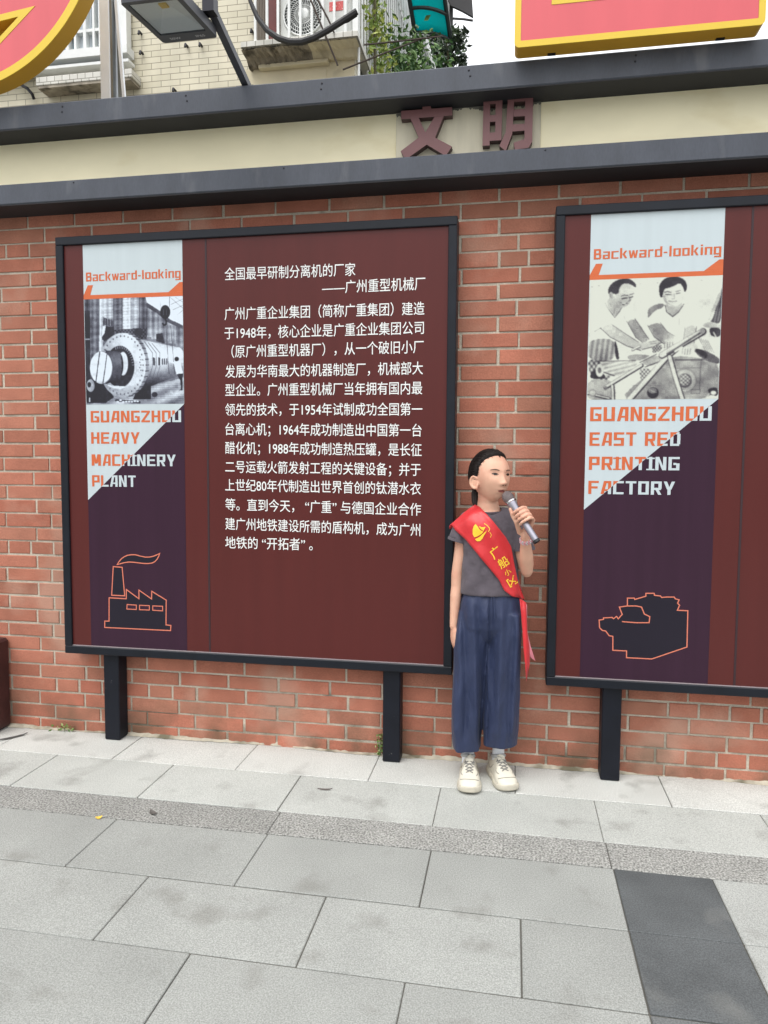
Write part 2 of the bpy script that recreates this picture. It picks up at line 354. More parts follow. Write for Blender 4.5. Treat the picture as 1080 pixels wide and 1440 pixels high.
# ------------------------------------------------------------------ glyphs for the squared lettering
T, H_ = .30, .16
def Vb(x, a=0, b=1): return [(x, a), (x+T, a), (x+T, b), (x, b)]
def Hb(y, a=0, b=1, h=H_): return [(a, y), (b, y), (b, y+h), (a, y+h)]
def Dg(x0, y0, x1, y1, w=T): return [(x0, y0), (x0+w, y0), (x1+w, y1), (x1, y1)]
e = 1-T; tp = 1-H_; xh = .74
G = {'A': [Dg(0, 0, .30, 1), Vb(e), Hb(.24, .12, e, .13), Hb(tp, .5, 1)], 'C': [Vb(0), Hb(0, T, 1), Hb(tp, T, 1)], 'D': [Vb(.04), Vb(e, .12, .88), Hb(0, T, .9), Hb(tp, T, .9)],
     'E': [Vb(0), Hb(0, T, 1), Hb(tp, T, 1), Hb(.43, T, .92)], 'F': [Vb(0), Hb(tp, T, 1), Hb(.42, T, .9)], 'G': [Vb(0), Hb(0, T, 1), Hb(tp, T, 1), Vb(e, H_, .52), Hb(.40, .45, e)],
     'H': [Vb(0), Vb(e), Hb(.43, T, e)], 'I': [Vb(.36), Hb(tp, .12, .88, .1), Hb(0, .12, .88, .1)], 'L': [Vb(0), Hb(0, T, 1)], 'M': [Vb(0), Vb(e), Dg(.36, .2, .16, 1, .22), Dg(.42, .2, .62, 1, .22)],
     'N': [Vb(0), Vb(e), Dg(e-.06, 0, .12, 1, .22)], 'O': [Vb(0), Vb(e), Hb(0, T, e), Hb(tp, T, e)], 'P': [Vb(0), Hb(tp, T, 1), Vb(e, .4, tp), Hb(.36, T, 1)],
     'R': [Vb(0), Hb(tp, T, 1), Vb(e, .45, tp), Hb(.36, T, .95), Dg(e, 0, .45, .36)], 'S': [Hb(0, 0, 1), Hb(tp, 0, 1), Hb(.43, 0, 1), Vb(0, .58, tp), Vb(e, H_, .43)], 'T': [Vb(.36, 0, tp), Hb(tp, 0, 1)],
     'U': [Vb(0, H_), Vb(e, H_), Hb(0, 0, 1)], 'V': [Dg(.34, 0, 0, 1), Dg(.42, 0, .75, 1)], 'Y': [Vb(.36, 0, .42), Dg(.32, .40, 0, 1), Dg(.42, .40, .75, 1)], 'Z': [Hb(0, 0, 1), Hb(tp, 0, 1), Dg(.02, .14, .70, .86)],
     'B': [Vb(0), Vb(e, .12, .45), Vb(e-.05, .55, .9), Hb(0, T, .92), Hb(tp, T, .9), Hb(.43, T, .92)],
     'a': [Vb(e, 0, xh), Hb(xh-.12, .05, e, .12), Hb(0, T, e, .12), Hb(.31, .2, e, .11), Vb(0, 0, .42)], 'c': [Vb(0, 0, xh), Hb(0, T, 1, .12), Hb(xh-.12, T, 1, .12)], 'k': [Vb(0), Dg(.30, .36, .68, xh), Dg(.70, 0, .34, .42)],
     'w': [Dg(.16, 0, 0, xh, .2), Dg(.24, 0, .42, xh, .18), Dg(.60, 0, .44, xh, .18), Dg(.66, 0, .82, xh, .2)], 'r': [Vb(.05, 0, xh), Hb(xh-.13, T, 1, .13)], 'd': [Vb(e), Vb(0, 0, xh), Hb(0, T, e, .12), Hb(xh-.12, T, e, .12)],
     '-': [Hb(.34, 0, 1, .12)], 'l': [Vb(.36)], 'o': [Vb(0, 0, xh), Vb(e, 0, xh), Hb(0, T, e, .12), Hb(xh-.12, T, e, .12)], 'i': [Vb(.36, 0, xh), Hb(.85, .36, .36+T, .14)], 'n': [Vb(0, 0, xh), Vb(e, 0, xh), Hb(xh-.12, T, e, .12)],
     'g': [Vb(e, -.2, xh), Vb(0, 0, xh), Hb(0, T, e, .12), Hb(xh-.12, T, e, .12), Hb(-.26, .05, 1, .12)]}
WID = {'I': .5, 'M': 1.15, 'i': .42, 'l': .42, 'r': .75, '-': .5, 'w': 1.25, ' ': .45, 'B': 1.05}
def clip(poly, fn):
    out = []
    for i in range(len(poly)):
        p, q = poly[i], poly[(i+1) % len(poly)]; a, b = fn(p), fn(q)
        if a >= 0: out.append(p)
        if (a >= 0) != (b >= 0):
            t = a/(a-b); out.append((p[0]+(q[0]-p[0])*t, p[1]+(q[1]-p[1])*t))
    return out
_lift = [0]
def words(mb, s, x0, x1, z0, z1, Y, split=None, m_in=0, m_out=1):
    """set s in the squared letters between x0..x1, z0..z1 on the plane y=Y; split = line function, >=0 takes m_in"""
    adv = [WID.get(c, 1)+.19 for c in s]; tot = sum(adv)-.19; k = (x1-x0)/tot; x = x0
    for c, a in zip(s, adv):
        for st in G.get(c, []):
            w_ = WID.get(c, 1)
            if c in 'Iil': pts = [((u-.5)*1.0+w_/2, v) for u, v in st]
            else: pts = [(u*w_, v) for u, v in st]
            pts = [(x+u*k, z0+v*(z1-z0)) for u, v in pts]
            _lift[0] = (_lift[0]+1) % 9; y = Y-.00004*_lift[0]
            for mi, fn in ((m_in, split), (m_out, (lambda p: -split(p)) if split else None)):
                q = clip(pts, fn) if fn else (pts if mi == m_in else [])
                if len(q) > 2: mb.add([(u, y, v) for u, v in q], [tuple(range(len(q)))], mi)
        x += a*k

# ------------------------------------------------------------------ printed photographs: a raster drawn in code, one colour per vertex
class Print:
    def __init__(s, W, H, fx, fy): s.a = np.zeros((H, W)); s.X, s.Z = fx, fy; s.gain = 1.2; s.blur = 1
    def poly(s, pts, val, soft=0):
        pts = np.array(pts, float)
        for _ in range(getattr(s, 'round', 0)):
            nx_ = np.roll(pts, -1, 0); pts = np.stack([pts*.78+nx_*.22, pts*.22+nx_*.78], 1).reshape(-1, 2)
        ins = np.zeros(s.a.shape, bool); n = len(pts)
        for i in range(n):
            (x1, y1), (x2, y2) = pts[i], pts[(i+1) % n]
            if y1 == y2: continue
            c = (y1 > s.Z) != (y2 > s.Z); ins ^= c & (s.X < (x2-x1)*(s.Z-y1)/(y2-y1)+x1)
        s.put(ins.astype(float), val)
    def put(s, m, val):
        v = val(s.X, s.Z) if callable(val) else val
        s.a = s.a*(1-m)+v*m
    def ell(s, cx, cy, rx, ry, val, rot=0):
        c, n = math.cos(rot), math.sin(rot); dx, dy = s.X-cx, s.Z-cy; u, v = dx*c+dy*n, -dx*n+dy*c
        d = np.sqrt((u/rx)**2+(v/ry)**2); s.put(np.clip((1-d)*min(rx, ry)/4+.5, 0, 1), val)
    def line(s, pts, wd, val):
        for (x1, y1), (x2, y2) in zip(pts, pts[1:]):
            L = max((x2-x1)**2+(y2-y1)**2, 1e-6); t = np.clip(((s.X-x1)*(x2-x1)+(s.Z-y1)*(y2-y1))/L, 0, 1)
            d = np.hypot(s.X-x1-t*(x2-x1), s.Z-y1-t*(y2-y1)); s.put(np.clip((wd/2-d)/3+.5, 0, 1), val)
    def shade(s, pts, val, k): s.poly(pts, lambda X, Z: s.a*(1-k)+val*k)
def print_mesh(name, x0, x1, z0, z1, Y, crop, sc_, draw, lo, hi, parent, W=230, H=240):
    xs = np.linspace(x0, x1, W); zs = np.linspace(z1, z0, H); XX, ZZ = np.meshgrid(xs, zs)
    # where each print dot lies on the traced crop
    d = np.stack([XX, np.full_like(XX, Y), ZZ], -1)-np.array([0, -CD, CH]); zc = d@_f
    px, py = 540+FPX*(d@_r)/zc, 720-FPX*(d@_u)/zc
    P = Print(W, H, (px-crop[0])*sc_, (py-crop[1])*sc_); draw(P)
    a = P.a; gy, gx = np.linspace(0, 8.9, H), np.linspace(0, 8.9, W); gr = rng.normal(0, 1, (10, 10)); sy_, sx_ = gy.astype(int), gx.astype(int); fy_, fx_ = (gy-sy_)[:, None], (gx-sx_)[None]
    fy_, fx_ = fy_*fy_*(3-2*fy_), fx_*fx_*(3-2*fx_); lowf = (gr[sy_][:, sx_]*(1-fy_)+gr[sy_+1][:, sx_]*fy_)*(1-fx_)+(gr[sy_][:, sx_+1]*(1-fy_)+gr[sy_+1][:, sx_+1]*fy_)*fx_
    for _ in range(P.blur-1): a = (a*2+np.roll(a, 1, 0)+np.roll(a, 1, 1)+np.roll(a, -1, 0)+np.roll(a, -1, 1))/6
    a = a+.07*lowf*(.3+a*(1-a)*3); a = (a*2+a+np.roll(a, 1, 0)+np.roll(a, 1, 1)+np.roll(a, -1, 0)+np.roll(a, -1, 1)-a)/5; a = (a-.5)*P.gain+.49 
    n1 = rng.normal(0, 1, (H//6+2, W//6+2)); n1 = np.kron(n1, np.ones((6, 6)))[:H, :W]
    a = np.clip(a+rng.normal(0, .035, a.shape)+.03*n1, 0, 1)[..., None]
    col = np.array(lo)*(1-a)+np.array(hi)*a; lc = np.where(col/255 <= .04045, col/255/12.92, ((col/255+.055)/1.055)**2.4)
    idx = np.arange(W*H).reshape(H, W); f = np.stack([idx[:-1, :-1], idx[1:, :-1], idx[1:, 1:], idx[:-1, 1:]], -1).reshape(-1, 4)
    me = bpy.data.meshes.new(name); me.from_pydata(np.stack([XX, np.full_like(XX, Y), ZZ], -1).reshape(-1, 3).tolist(), [], f.tolist())
    ca = me.color_attributes.new('print', 'FLOAT_COLOR', 'POINT'); ca.data.foreach_set('color', np.concatenate([lc, np.ones((H, W, 1))], -1).astype(np.float32).ravel())
    me.materials.append(mPrint); o = bpy.data.objects.new(name, me); COL.objects.link(o); adopt(o, parent); return o
mPrint = mat('printed_photograph', None, rough=.38, attr='print')

def draw_machine(P):
    P.a[:] = .42
    for x0, x1, y1, v in ((40, 110, 1100, .22), (110, 200, 1000, .38), (200, 236, 640, .74), (236, 335, 330, .68), (335, 420, 480, .36), (420, 500, 430, .80), (500, 578, 440, .64), (578, 655, 500, .33), (655, 695, 500, .62), (695, 780, 520, .56), (780, 850, 560, .42), (850, 925, 560, .62), (925, 1020, 700, .40)):
        P.poly([(x0, 120), (x1, 120), (x1, y1), (x0, y1)], lambda X, Z, v=v: v+.08*np.sin(X*.13)+.05*np.sin(Z*.09))
    for y in range(160, 420, 28): P.line([(240, y), (570, y-26)], 3, .5)
    for x in (112, 200, 335, 420, 500, 578, 655): P.line([(x, 130), (x, 480)], 4, .2)
    P.poly([(640, 120), (1020, 110), (1020, 400), (870, 330), (760, 240), (650, 170)], .93)
    P.poly([(650, 170), (760, 240), (870, 330), (1010, 395), (1010, 430), (860, 365), (750, 275), (650, 215)], .3)
    for q in ([(870, 120), (1010, 240)], [(920, 120), (1010, 180)], [(880, 190), (1010, 130)], [(900, 240), (1010, 190)], [(940, 290), (1010, 230)]): P.line(q, 4, .45)
    P.poly([(236, 310), (330, 345), (330, 400), (236, 380)], .3)
    for x in (255, 280, 305): P.line([(x, 325), (x, 392)], 3, .75)
    P.poly([(232, 400), (340, 400), (345, 480), (250, 540), (225, 520)], .16); P.poly([(232, 395), (262, 390), (250, 460), (225, 500)], .85)
    P.poly([(340, 430), (650, 410), (650, 520), (380, 500)], lambda X, Z: .22+.14*np.sin(X*.2)*np.sin(Z*.17))
    P.poly([(740, 470), (800, 460), (820, 560), (740, 540)], .14); P.ell(575, 450, 40, 36, .18)
    P.poly([(40, 250), (110, 250), (120, 1100), (70, 1110)], .11); P.line([(70, 520), (105, 520)], 14, .6)
    P.poly([(540, 1000), (1020, 880), (1020, 1160), (80, 1160), (240, 1080)], lambda X, Z: .55+.1*np.sin(X*.02+Z*.05)+.05*np.sin(Z*.3))
    P.poly([(80, 890), (250, 940), (340, 1070), (260, 1125), (85, 1125)], .07); P.ell(118, 960, 38, 60, .62); P.ell(104, 952, 18, 26, .1); P.line([(108, 1080), (108, 1110)], 14, .7)
    cyl = lambda X, Z: np.clip(.84-.0016*np.abs(Z-(640+.07*(X-600)))-.0011*np.clip(Z-760, 0, 400), .12, .9)
    P.ell(950, 735, 62, 140, cyl); P.poly([(560, 515), (940, 596), (985, 640), (1000, 720), (985, 850), (940, 870), (640, 985), (520, 1050)], cyl)
    P.poly([(640, 650), (1000, 668), (1000, 690), (650, 690)], .93)
    for x in (700, 735, 770): P.line([(x-70, 545+(x-700)*.2), (x+5, 650), (x+5, 780), (x-40, 930)], 5, .28)
    for x in (712, 760): P.poly([(x, 690), (x+16, 700), (x+18, 770), (x, 765)], .1)
    for x in (795, 815, 835): P.poly([(x, 700), (x+10, 702), (x+10, 762), (x, 760)], .22)
    P.poly([(560, 985), (690, 965), (690, 1090), (520, 1090)], .1); P.ell(725, 1045, 28, 24, .13)
    P.ell(462, 762, 208, 300, .5); P.ell(420, 766, 222, 306, lambda X, Z: .70+.0004*(X-420)-.0003*(Z-700))
    for k in range(34):
        a = 2*math.pi*k/34; P.ell(420+196*math.cos(a), 766+276*math.sin(a), 6, 8, .3)
        if abs(a-math.pi) > 1.7: P.line([(420+222*math.cos(a), 766+306*math.sin(a)), (462+208*math.cos(a), 764+300*math.sin(a))], 8, .18)
    for k in range(6): P.ell(585+(k % 2)*10, 690+25*k, 5, 6, .25)
    P.ell(395, 780, 138, 198, .1); 
    for k in range(14):
        a = -1.9+.14*k; P.line([(395+118*math.cos(a), 780+175*math.sin(a)), (395+134*math.cos(a), 780+194*math.sin(a))], 6, .55)
    P.ell(425, 752, 48, 112, .76); P.ell(385, 765, 44, 118, .1); P.poly([(260, 625), (400, 640), (415, 780), (400, 900), (260, 945)], lambda X, Z: .2+.16*np.sin((Z-620)*.012))
    P.poly([(250, 945), (330, 960), (470, 970), (400, 995), (330, 985)], .75)
    P.ell(226, 790, 108, 156, .3); P.ell(217, 790, 105, 153, lambda X, Z: .86+.07*np.sin(Z*.07+X*.01))
    for q in ([(205, 640), (188, 760), (168, 925)], [(272, 665), (255, 800), (234, 940)]): P.line(q, 9, .25)
    P.line([(866, 120), (866, 210)], 5, .2); P.line([(780, 160), (782, 220)], 3, .3); P.ell(826, 262, 48, 66, .06)
    for x in (808, 838): P.line([(x, 235), (x, 290)], 5, .4)
    P.line([(826, 330), (836, 350), (832, 380), (815, 388), (802, 372)], 15, .06); P.line([(832, 390), (862, 850)], 4, .18); P.line([(878, 390), (915, 850)], 4, .18)
    P.ell(935, 708, 21, 22, .05); P.poly([(905, 738), (962, 722), (996, 842), (935, 858)], .97); P.line([(915, 750), (860, 720)], 12, .92)
    P.poly([(935, 850), (992, 845), (990, 1005), (958, 1008), (975, 990), (968, 910)], .1)
    P.line([(360, 1100), (580, 1118)], 22, .15)
    for k in range(8): P.ell(375+27*k, 1104+random.uniform(-6, 10), 12, 7, .85)

def draw_workers(P):
    P.gain, P.blur, P.round = 1.05, 2, 2; P.a[:] = .90
    P.put(np.clip((P.Z-60)/900, 0, 1)*.08, .7)
    P.line([(50, 175), (420, 158), (560, 150), (1070, 120)], 3, .8)
    for x, y in ((68, 182), (120, 172), (433, 158), (565, 150), (902, 130)): P.ell(x, y, 7, 5, .55)
    K = .12                                                     # ink
    # man on the left
    P.poly([(160, 300), (45, 370), (42, 585), (230, 572), (300, 640), (420, 620), (470, 590), (395, 430), (345, 350), (290, 330)], .985)
    P.poly([(40, 580), (240, 568), (252, 740), (36, 745)], lambda X, Z: .58+.12*np.sin(X*.16+Z*.02)); P.poly([(238, 572), (262, 640), (278, 735), (245, 730)], .1)
    P.poly([(270, 600), (360, 640), (340, 740), (285, 735)], .86); P.poly([(330, 700), (420, 690), (520, 700), (440, 740), (350, 740)], .55)
    P.poly([(165, 298), (232, 230), (300, 320), (270, 380), (238, 418)], .66)
    P.line([(165, 300), (190, 350), (240, 415), (275, 372), (300, 330)], 5, .25); P.line([(240, 345), (232, 385)], 4, .4); P.line([(215, 330), (200, 300)], 4, .45)
    P.poly([(232, 235), (275, 180), (330, 150), (385, 175), (392, 215), (375, 262), (345, 320), (300, 342), (258, 305)], .71)
    P.poly([(190, 240), (192, 185), (225, 145), (290, 118), (350, 116), (400, 152), (406, 186), (388, 180), (345, 152), (300, 158), (274, 190), (270, 232), (240, 236), (215, 225)], .1)
    P.ell(212, 246, 17, 27, .62); P.line([(205, 235), (212, 262)], 4, .3)
    P.line([(292, 250), (312, 242), (340, 246)], 6, .2); P.line([(296, 270), (334, 264)], 8, .12); P.line([(354, 240), (384, 232)], 6, .2); P.line([(356, 262), (380, 254)], 7, .12)
    P.line([(348, 255), (358, 284), (342, 290)], 5, .35); P.line([(286, 300), (306, 316), (334, 304)], 7, .2); P.line([(292, 306), (328, 310)], 5, .95); P.line([(270, 290), (285, 325)], 4, .5)
    P.poly([(130, 492), (210, 458), (300, 520), (405, 585), (470, 620), (450, 668), (330, 625), (210, 562)], .76); P.line([(130, 492), (205, 562), (330, 628), (440, 665)], 5, .2); P.line([(210, 460), (300, 520), (420, 600)], 4, .35)
    P.poly([(330, 440), (392, 420), (440, 490), (500, 585), (455, 606), (395, 560)], .6); P.line([(392, 420), (440, 490), (500, 580)], 5, .2); P.line([(330, 440), (400, 565), (455, 606)], 4, .25)
    P.line([(85, 520), (140, 490)], 4, .35); P.line([(310, 400), (320, 430)], 4, .45)
    P.poly([(440, 610), (520, 590), (600, 580), (605, 605), (530, 640), (450, 660)], .78); P.line([(450, 656), (540, 634), (600, 600)], 5, .25); P.line([(500, 600), (560, 590)], 3, .4); P.line([(510, 615), (580, 605)], 3, .4)
    # man in the middle
    P.poly([(500, 345), (620, 308), (660, 410), (765, 300), (870, 335), (905, 420), (890, 540), (770, 600), (600, 600), (588, 470), (482, 488), (492, 420)], .98)
    P.poly([(490, 350), (545, 312), (622, 306), (602, 345), (560, 352), (505, 405), (490, 420)], .5)
    P.poly([(622, 300), (752, 300), (768, 312), (720, 380), (680, 408), (645, 380)], .68); P.line([(622, 320), (635, 372), (680, 408), (725, 372), (768, 310)], 6, .22)
    P.ell(684, 232, 84, 98, .82); P.poly([(604, 250), (620, 300), (680, 330), (700, 330), (640, 300), (620, 240)], .66)
    P.poly([(586, 262), (574, 200), (580, 160), (620, 112), (700, 98), (765, 118), (795, 172), (782, 215), (770, 222), (760, 182), (735, 150), (690, 172), (655, 188), (622, 192), (606, 226), (600, 262)], .07)
    P.line([(618, 222), (640, 216), (668, 222)], 6, .25); P.line([(626, 238), (668, 240)], 7, .25); P.line([(704, 216), (740, 208)], 6, .25); P.line([(706, 232), (738, 226)], 7, .25)
    P.line([(690, 230), (696, 268), (674, 272)], 4, .5); P.line([(652, 288), (682, 292), (712, 288)], 6, .4); P.line([(664, 303), (702, 303)], 4, .6)
    P.poly([(488, 472), (585, 448), (640, 520), (705, 560), (692, 622), (610, 612), (545, 560), (515, 500)], lambda X, Z: .52+.0012*(X-500)); P.line([(490, 472), (540, 560), (612, 612)], 5, .2); P.line([(585, 450), (640, 520), (705, 558)], 4, .3)
    P.poly([(775, 475), (865, 470), (842, 640), (765, 692), (756, 600)], .74); P.line([(862, 480), (850, 560), (838, 640)], 5, .3); P.line([(775, 478), (758, 600), (752, 690)], 4, .4); P.line([(730, 420), (728, 560)], 3, .6)
    P.poly([(610, 580), (700, 560), (690, 640), (615, 650)], .8)
    for x in (620, 640, 660, 680): P.line([(x, 600), (x-2, 645)], 4, .3)
    P.poly([(760, 640), (850, 600), (880, 640), (820, 700), (760, 700)], .8)
    for x in (775, 795, 815): P.line([(x, 650), (x-4, 695)], 4, .35)
    # machine
    P.poly([(590, 760), (700, 700), (900, 720), (1040, 760), (1030, 1045), (260, 1045), (420, 900)], lambda X, Z: .57+.06*np.sin(X*.03)*np.sin(Z*.04))
    P.poly([(30, 880), (230, 880), (260, 1045), (20, 1045)], .62); P.poly([(30, 730), (130, 740), (230, 890), (60, 880)], lambda X, Z: .5+.35*np.sin(X*.17)*np.sin(Z*.13)); P.poly([(60, 830), (108, 800), (190, 880), (50, 880)], .08)
    P.poly([(110, 745), (330, 735), (415, 745), (400, 790), (250, 870), (150, 850)], lambda X, Z: .72+.1*np.sin(Z*.2+X*.05)); P.ell(125, 815, 30, 50, .8); P.ell(125, 815, 14, 22, .35); P.line([(110, 745), (400, 740)], 5, .25); P.line([(160, 830), (235, 855)], 9, .25)
    P.poly([(430, 755), (560, 690), (600, 740), (510, 790)], .66); P.line([(430, 755), (560, 690)], 5, .2); P.line([(470, 790), (600, 740)], 6, .15)
    P.poly([(420, 800), (520, 800), (500, 860), (440, 900)], lambda X, Z: .55+.4*np.sin(X*.22)*np.sin(Z*.2)); P.poly([(520, 640), (600, 615), (600, 660), (530, 690)], lambda X, Z: .55+.4*np.sin(X*.3)*np.sin(Z*.25))
    P.line([(700, 735), (905, 735)], 9, .2); P.line([(895, 735), (885, 960)], 5, .3); P.line([(690, 800), (890, 795)], 4, .35); P.line([(590, 930), (380, 930)], 4, .4)
    P.ell(772, 892, 92, 92, .48); P.ell(772, 892, 82, 82, .66); P.ell(772, 892, 54, 54, .3); P.ell(768, 888, 44, 44, lambda X, Z: .55+.3*np.sin(X*.2)*np.sin(Z*.22))
    P.ell(530, 985, 44, 42, .1); P.ell(527, 968, 34, 22, .5); P.line([(500, 960), (560, 985)], 4, .7); P.ell(540, 910, 16, 15, .5)
    P.line([(820, 960), (890, 960), (885, 990), (820, 990), (820, 960)], 4, .3); P.poly([(945, 955), (1020, 940), (1030, 1010), (960, 1000)], .1); P.ell(990, 985, 22, 16, .85); P.line([(920, 1035), (960, 990)], 8, .8)
    P.poly([(830, 660), (905, 650), (1040, 720), (1040, 770), (920, 740)], .3); P.poly([(840, 655), (880, 648), (950, 690), (930, 735)], .09)
    P.poly([(1070, 140), (1055, 180), (1020, 300), (985, 420), (960, 445), (1052, 470)], lambda X, Z: .24+.12*np.sin(X*.25+Z*.05)); P.poly([(1045, 190), (985, 330), (945, 430), (965, 440), (1010, 340), (1050, 240)], .72)
    P.poly([(900, 470), (960, 440), (1055, 470), (1050, 500), (930, 490)], .68); P.poly([(950, 490), (1048, 490), (1045, 560), (975, 560)], .15); P.line([(990, 525), (1020, 580)], 9, .9)
    P.poly([(880, 570), (960, 560), (1045, 620), (1045, 690), (960, 680), (900, 640)], .93)
    for k in range(5): P.line([(880+16*k, 570+4*k), (930+16*k, 665+4*k)], 4, .35)
    for pts, wd in (([(170, 945), (445, 778)], 22), ([(345, 1045), (640, 710), (720, 640)], 38), ([(600, 700), (910, 520)], 44), ([(660, 715), (700, 860), (755, 1035)], 32), ([(225, 935), (230, 1040)], 20), ([(20, 985), (200, 1030)], 14)):
        P.line(pts, wd+9, .12); P.line([(x-3, y-3) for x, y in pts], wd-3, .8)
    P.line([(640, 690), (890, 530)], 14, .3); P.ell(905, 518, 18, 20, .6); P.ell(172, 945, 12, 12, .4); P.line([(375, 660), (430, 632)], 18, .25); P.line([(375, 658), (430, 630)], 12, .9); P.line([(700, 670), (750, 640)], 14, .9)
    P.ell(72, 985, 30, 28, .45); P.ell(72, 985, 22, 20, .66)

# ------------------------------------------------------------------ display boards
mPanel = mat('maroon_panel', srgb(82, 35, 33), rough=.28, spec=.27, var=.06, vscale=3, tscale=(6, 1, .5))
mPurple = mat('purple_print', srgb(52, 30, 46), rough=.32, spec=.22, var=.10, vscale=2, tscale=(14, 1, .4))
mWhiteP = mat('white_print', srgb(184, 195, 199), rough=.36, spec=.3, var=.03, vscale=3, tscale=(10, 1, .5))
mOrange = mat('orange_print', srgb(196, 98, 58), rough=.4, spec=.3, var=.05, vscale=30)
mInk = mat('white_lettering', srgb(226, 228, 226), rough=.5)
mNavy = mat('dark_emblem_fill', srgb(33, 29, 40), rough=.36, spec=.22, var=.05)
mLine = mat('salmon_outline', srgb(206, 116, 92), rough=.4)
mGap = mat('dark_panel_joint', srgb(44, 22, 28), rough=.6)
mEdge = mat('pale_panel_edge', srgb(150, 140, 142), rough=.4)
LINES = [("全国最早研制分离机的厂家", -1.233, -.659, 2.0965, 2.094), ("——广州重型机械厂", -.802, -.367, 2.024, 2.026), ("广州广重企业集团（简称广重集团）建造", -1.235, -.369, 1.929, 1.926), ("于1948年，核心企业是广重企业集团公司", -1.236, -.371, 1.847, 1.848), ("（原广州重型机器厂），从一个破旧小厂", -1.205, -.371, 1.768, 1.771),
         ("发展为华南最大的机器制造厂，机械部大", -1.234, -.373, 1.683, 1.684), ("型企业。广州重型机械厂当年拥有国内最", -1.235, -.375, 1.604, 1.603), ("领先的技术，于1954年试制成功全国第一", -1.236, -.374, 1.52, 1.516), ("台离心机；1964年成功制造出中国第一台", -1.236, -.376, 1.436, 1.429), ("醋化机；1988年成功制造热压罐，是长征", -1.237, -.375, 1.355, 1.348),
         ("二号运载火箭发射工程的关键设备；并于", -1.238, -.378, 1.273, 1.266), ("上世纪80年代制造出世界首创的钛潜水衣", -1.239, -.377, 1.193, 1.187), ("等。直到今天， “广重” 与德国企业合作", -1.239, -.376, 1.108, 1.1), ("建广州地铁建设所需的盾构机，成为广州", -1.24, -.378, 1.023, 1.014), ("地铁的 “开拓者” 。", -1.241, -.843, .94, .941)]
def ribbon(mb, pts, w_, Y, mi, closed=True):
    n = len(pts); P = [Vector((p[0], p[1])) for p in pts]; L = []; Rr = []
    for i in range(n):
        a = P[i-1] if (closed or i) else P[0]; c = P[(i+1) % n] if (closed or i < n-1) else P[-1]
        d0 = (P[i]-a); d1 = (c-P[i]); d0 = d0.normalized() if d0.length > 1e-7 else d1.normalized(); d1 = d1.normalized() if d1.length > 1e-7 else d0
        n0 = Vector((-d0.y, d0.x)); n1 = Vector((-d1.y, d1.x)); m_ = (n0+n1); m_ = m_.normalized() if m_.length > .2 else n0
        k = w_/2/max(.45, m_.dot(n0)); L.append(P[i]+m_*k); Rr.append(P[i]-m_*k)
    for i in range(n if closed else n-1):
        j = (i+1) % n; q = [L[i], L[j], Rr[j], Rr[i]]; mb.add([(p.x, Y-.00002*(i % 3), p.y) for p in q], [(0, 1, 2, 3)], mi)
def tri_fill(mb, pts, Y, mi):
    from mathutils.geometry import tessellate_polygon
    t = tessellate_polygon([[Vector((p[0], p[1], 0)) for p in pts]]); mb.add([(p[0], Y, p[1]) for p in pts], [tuple(q) for q in t], mi)

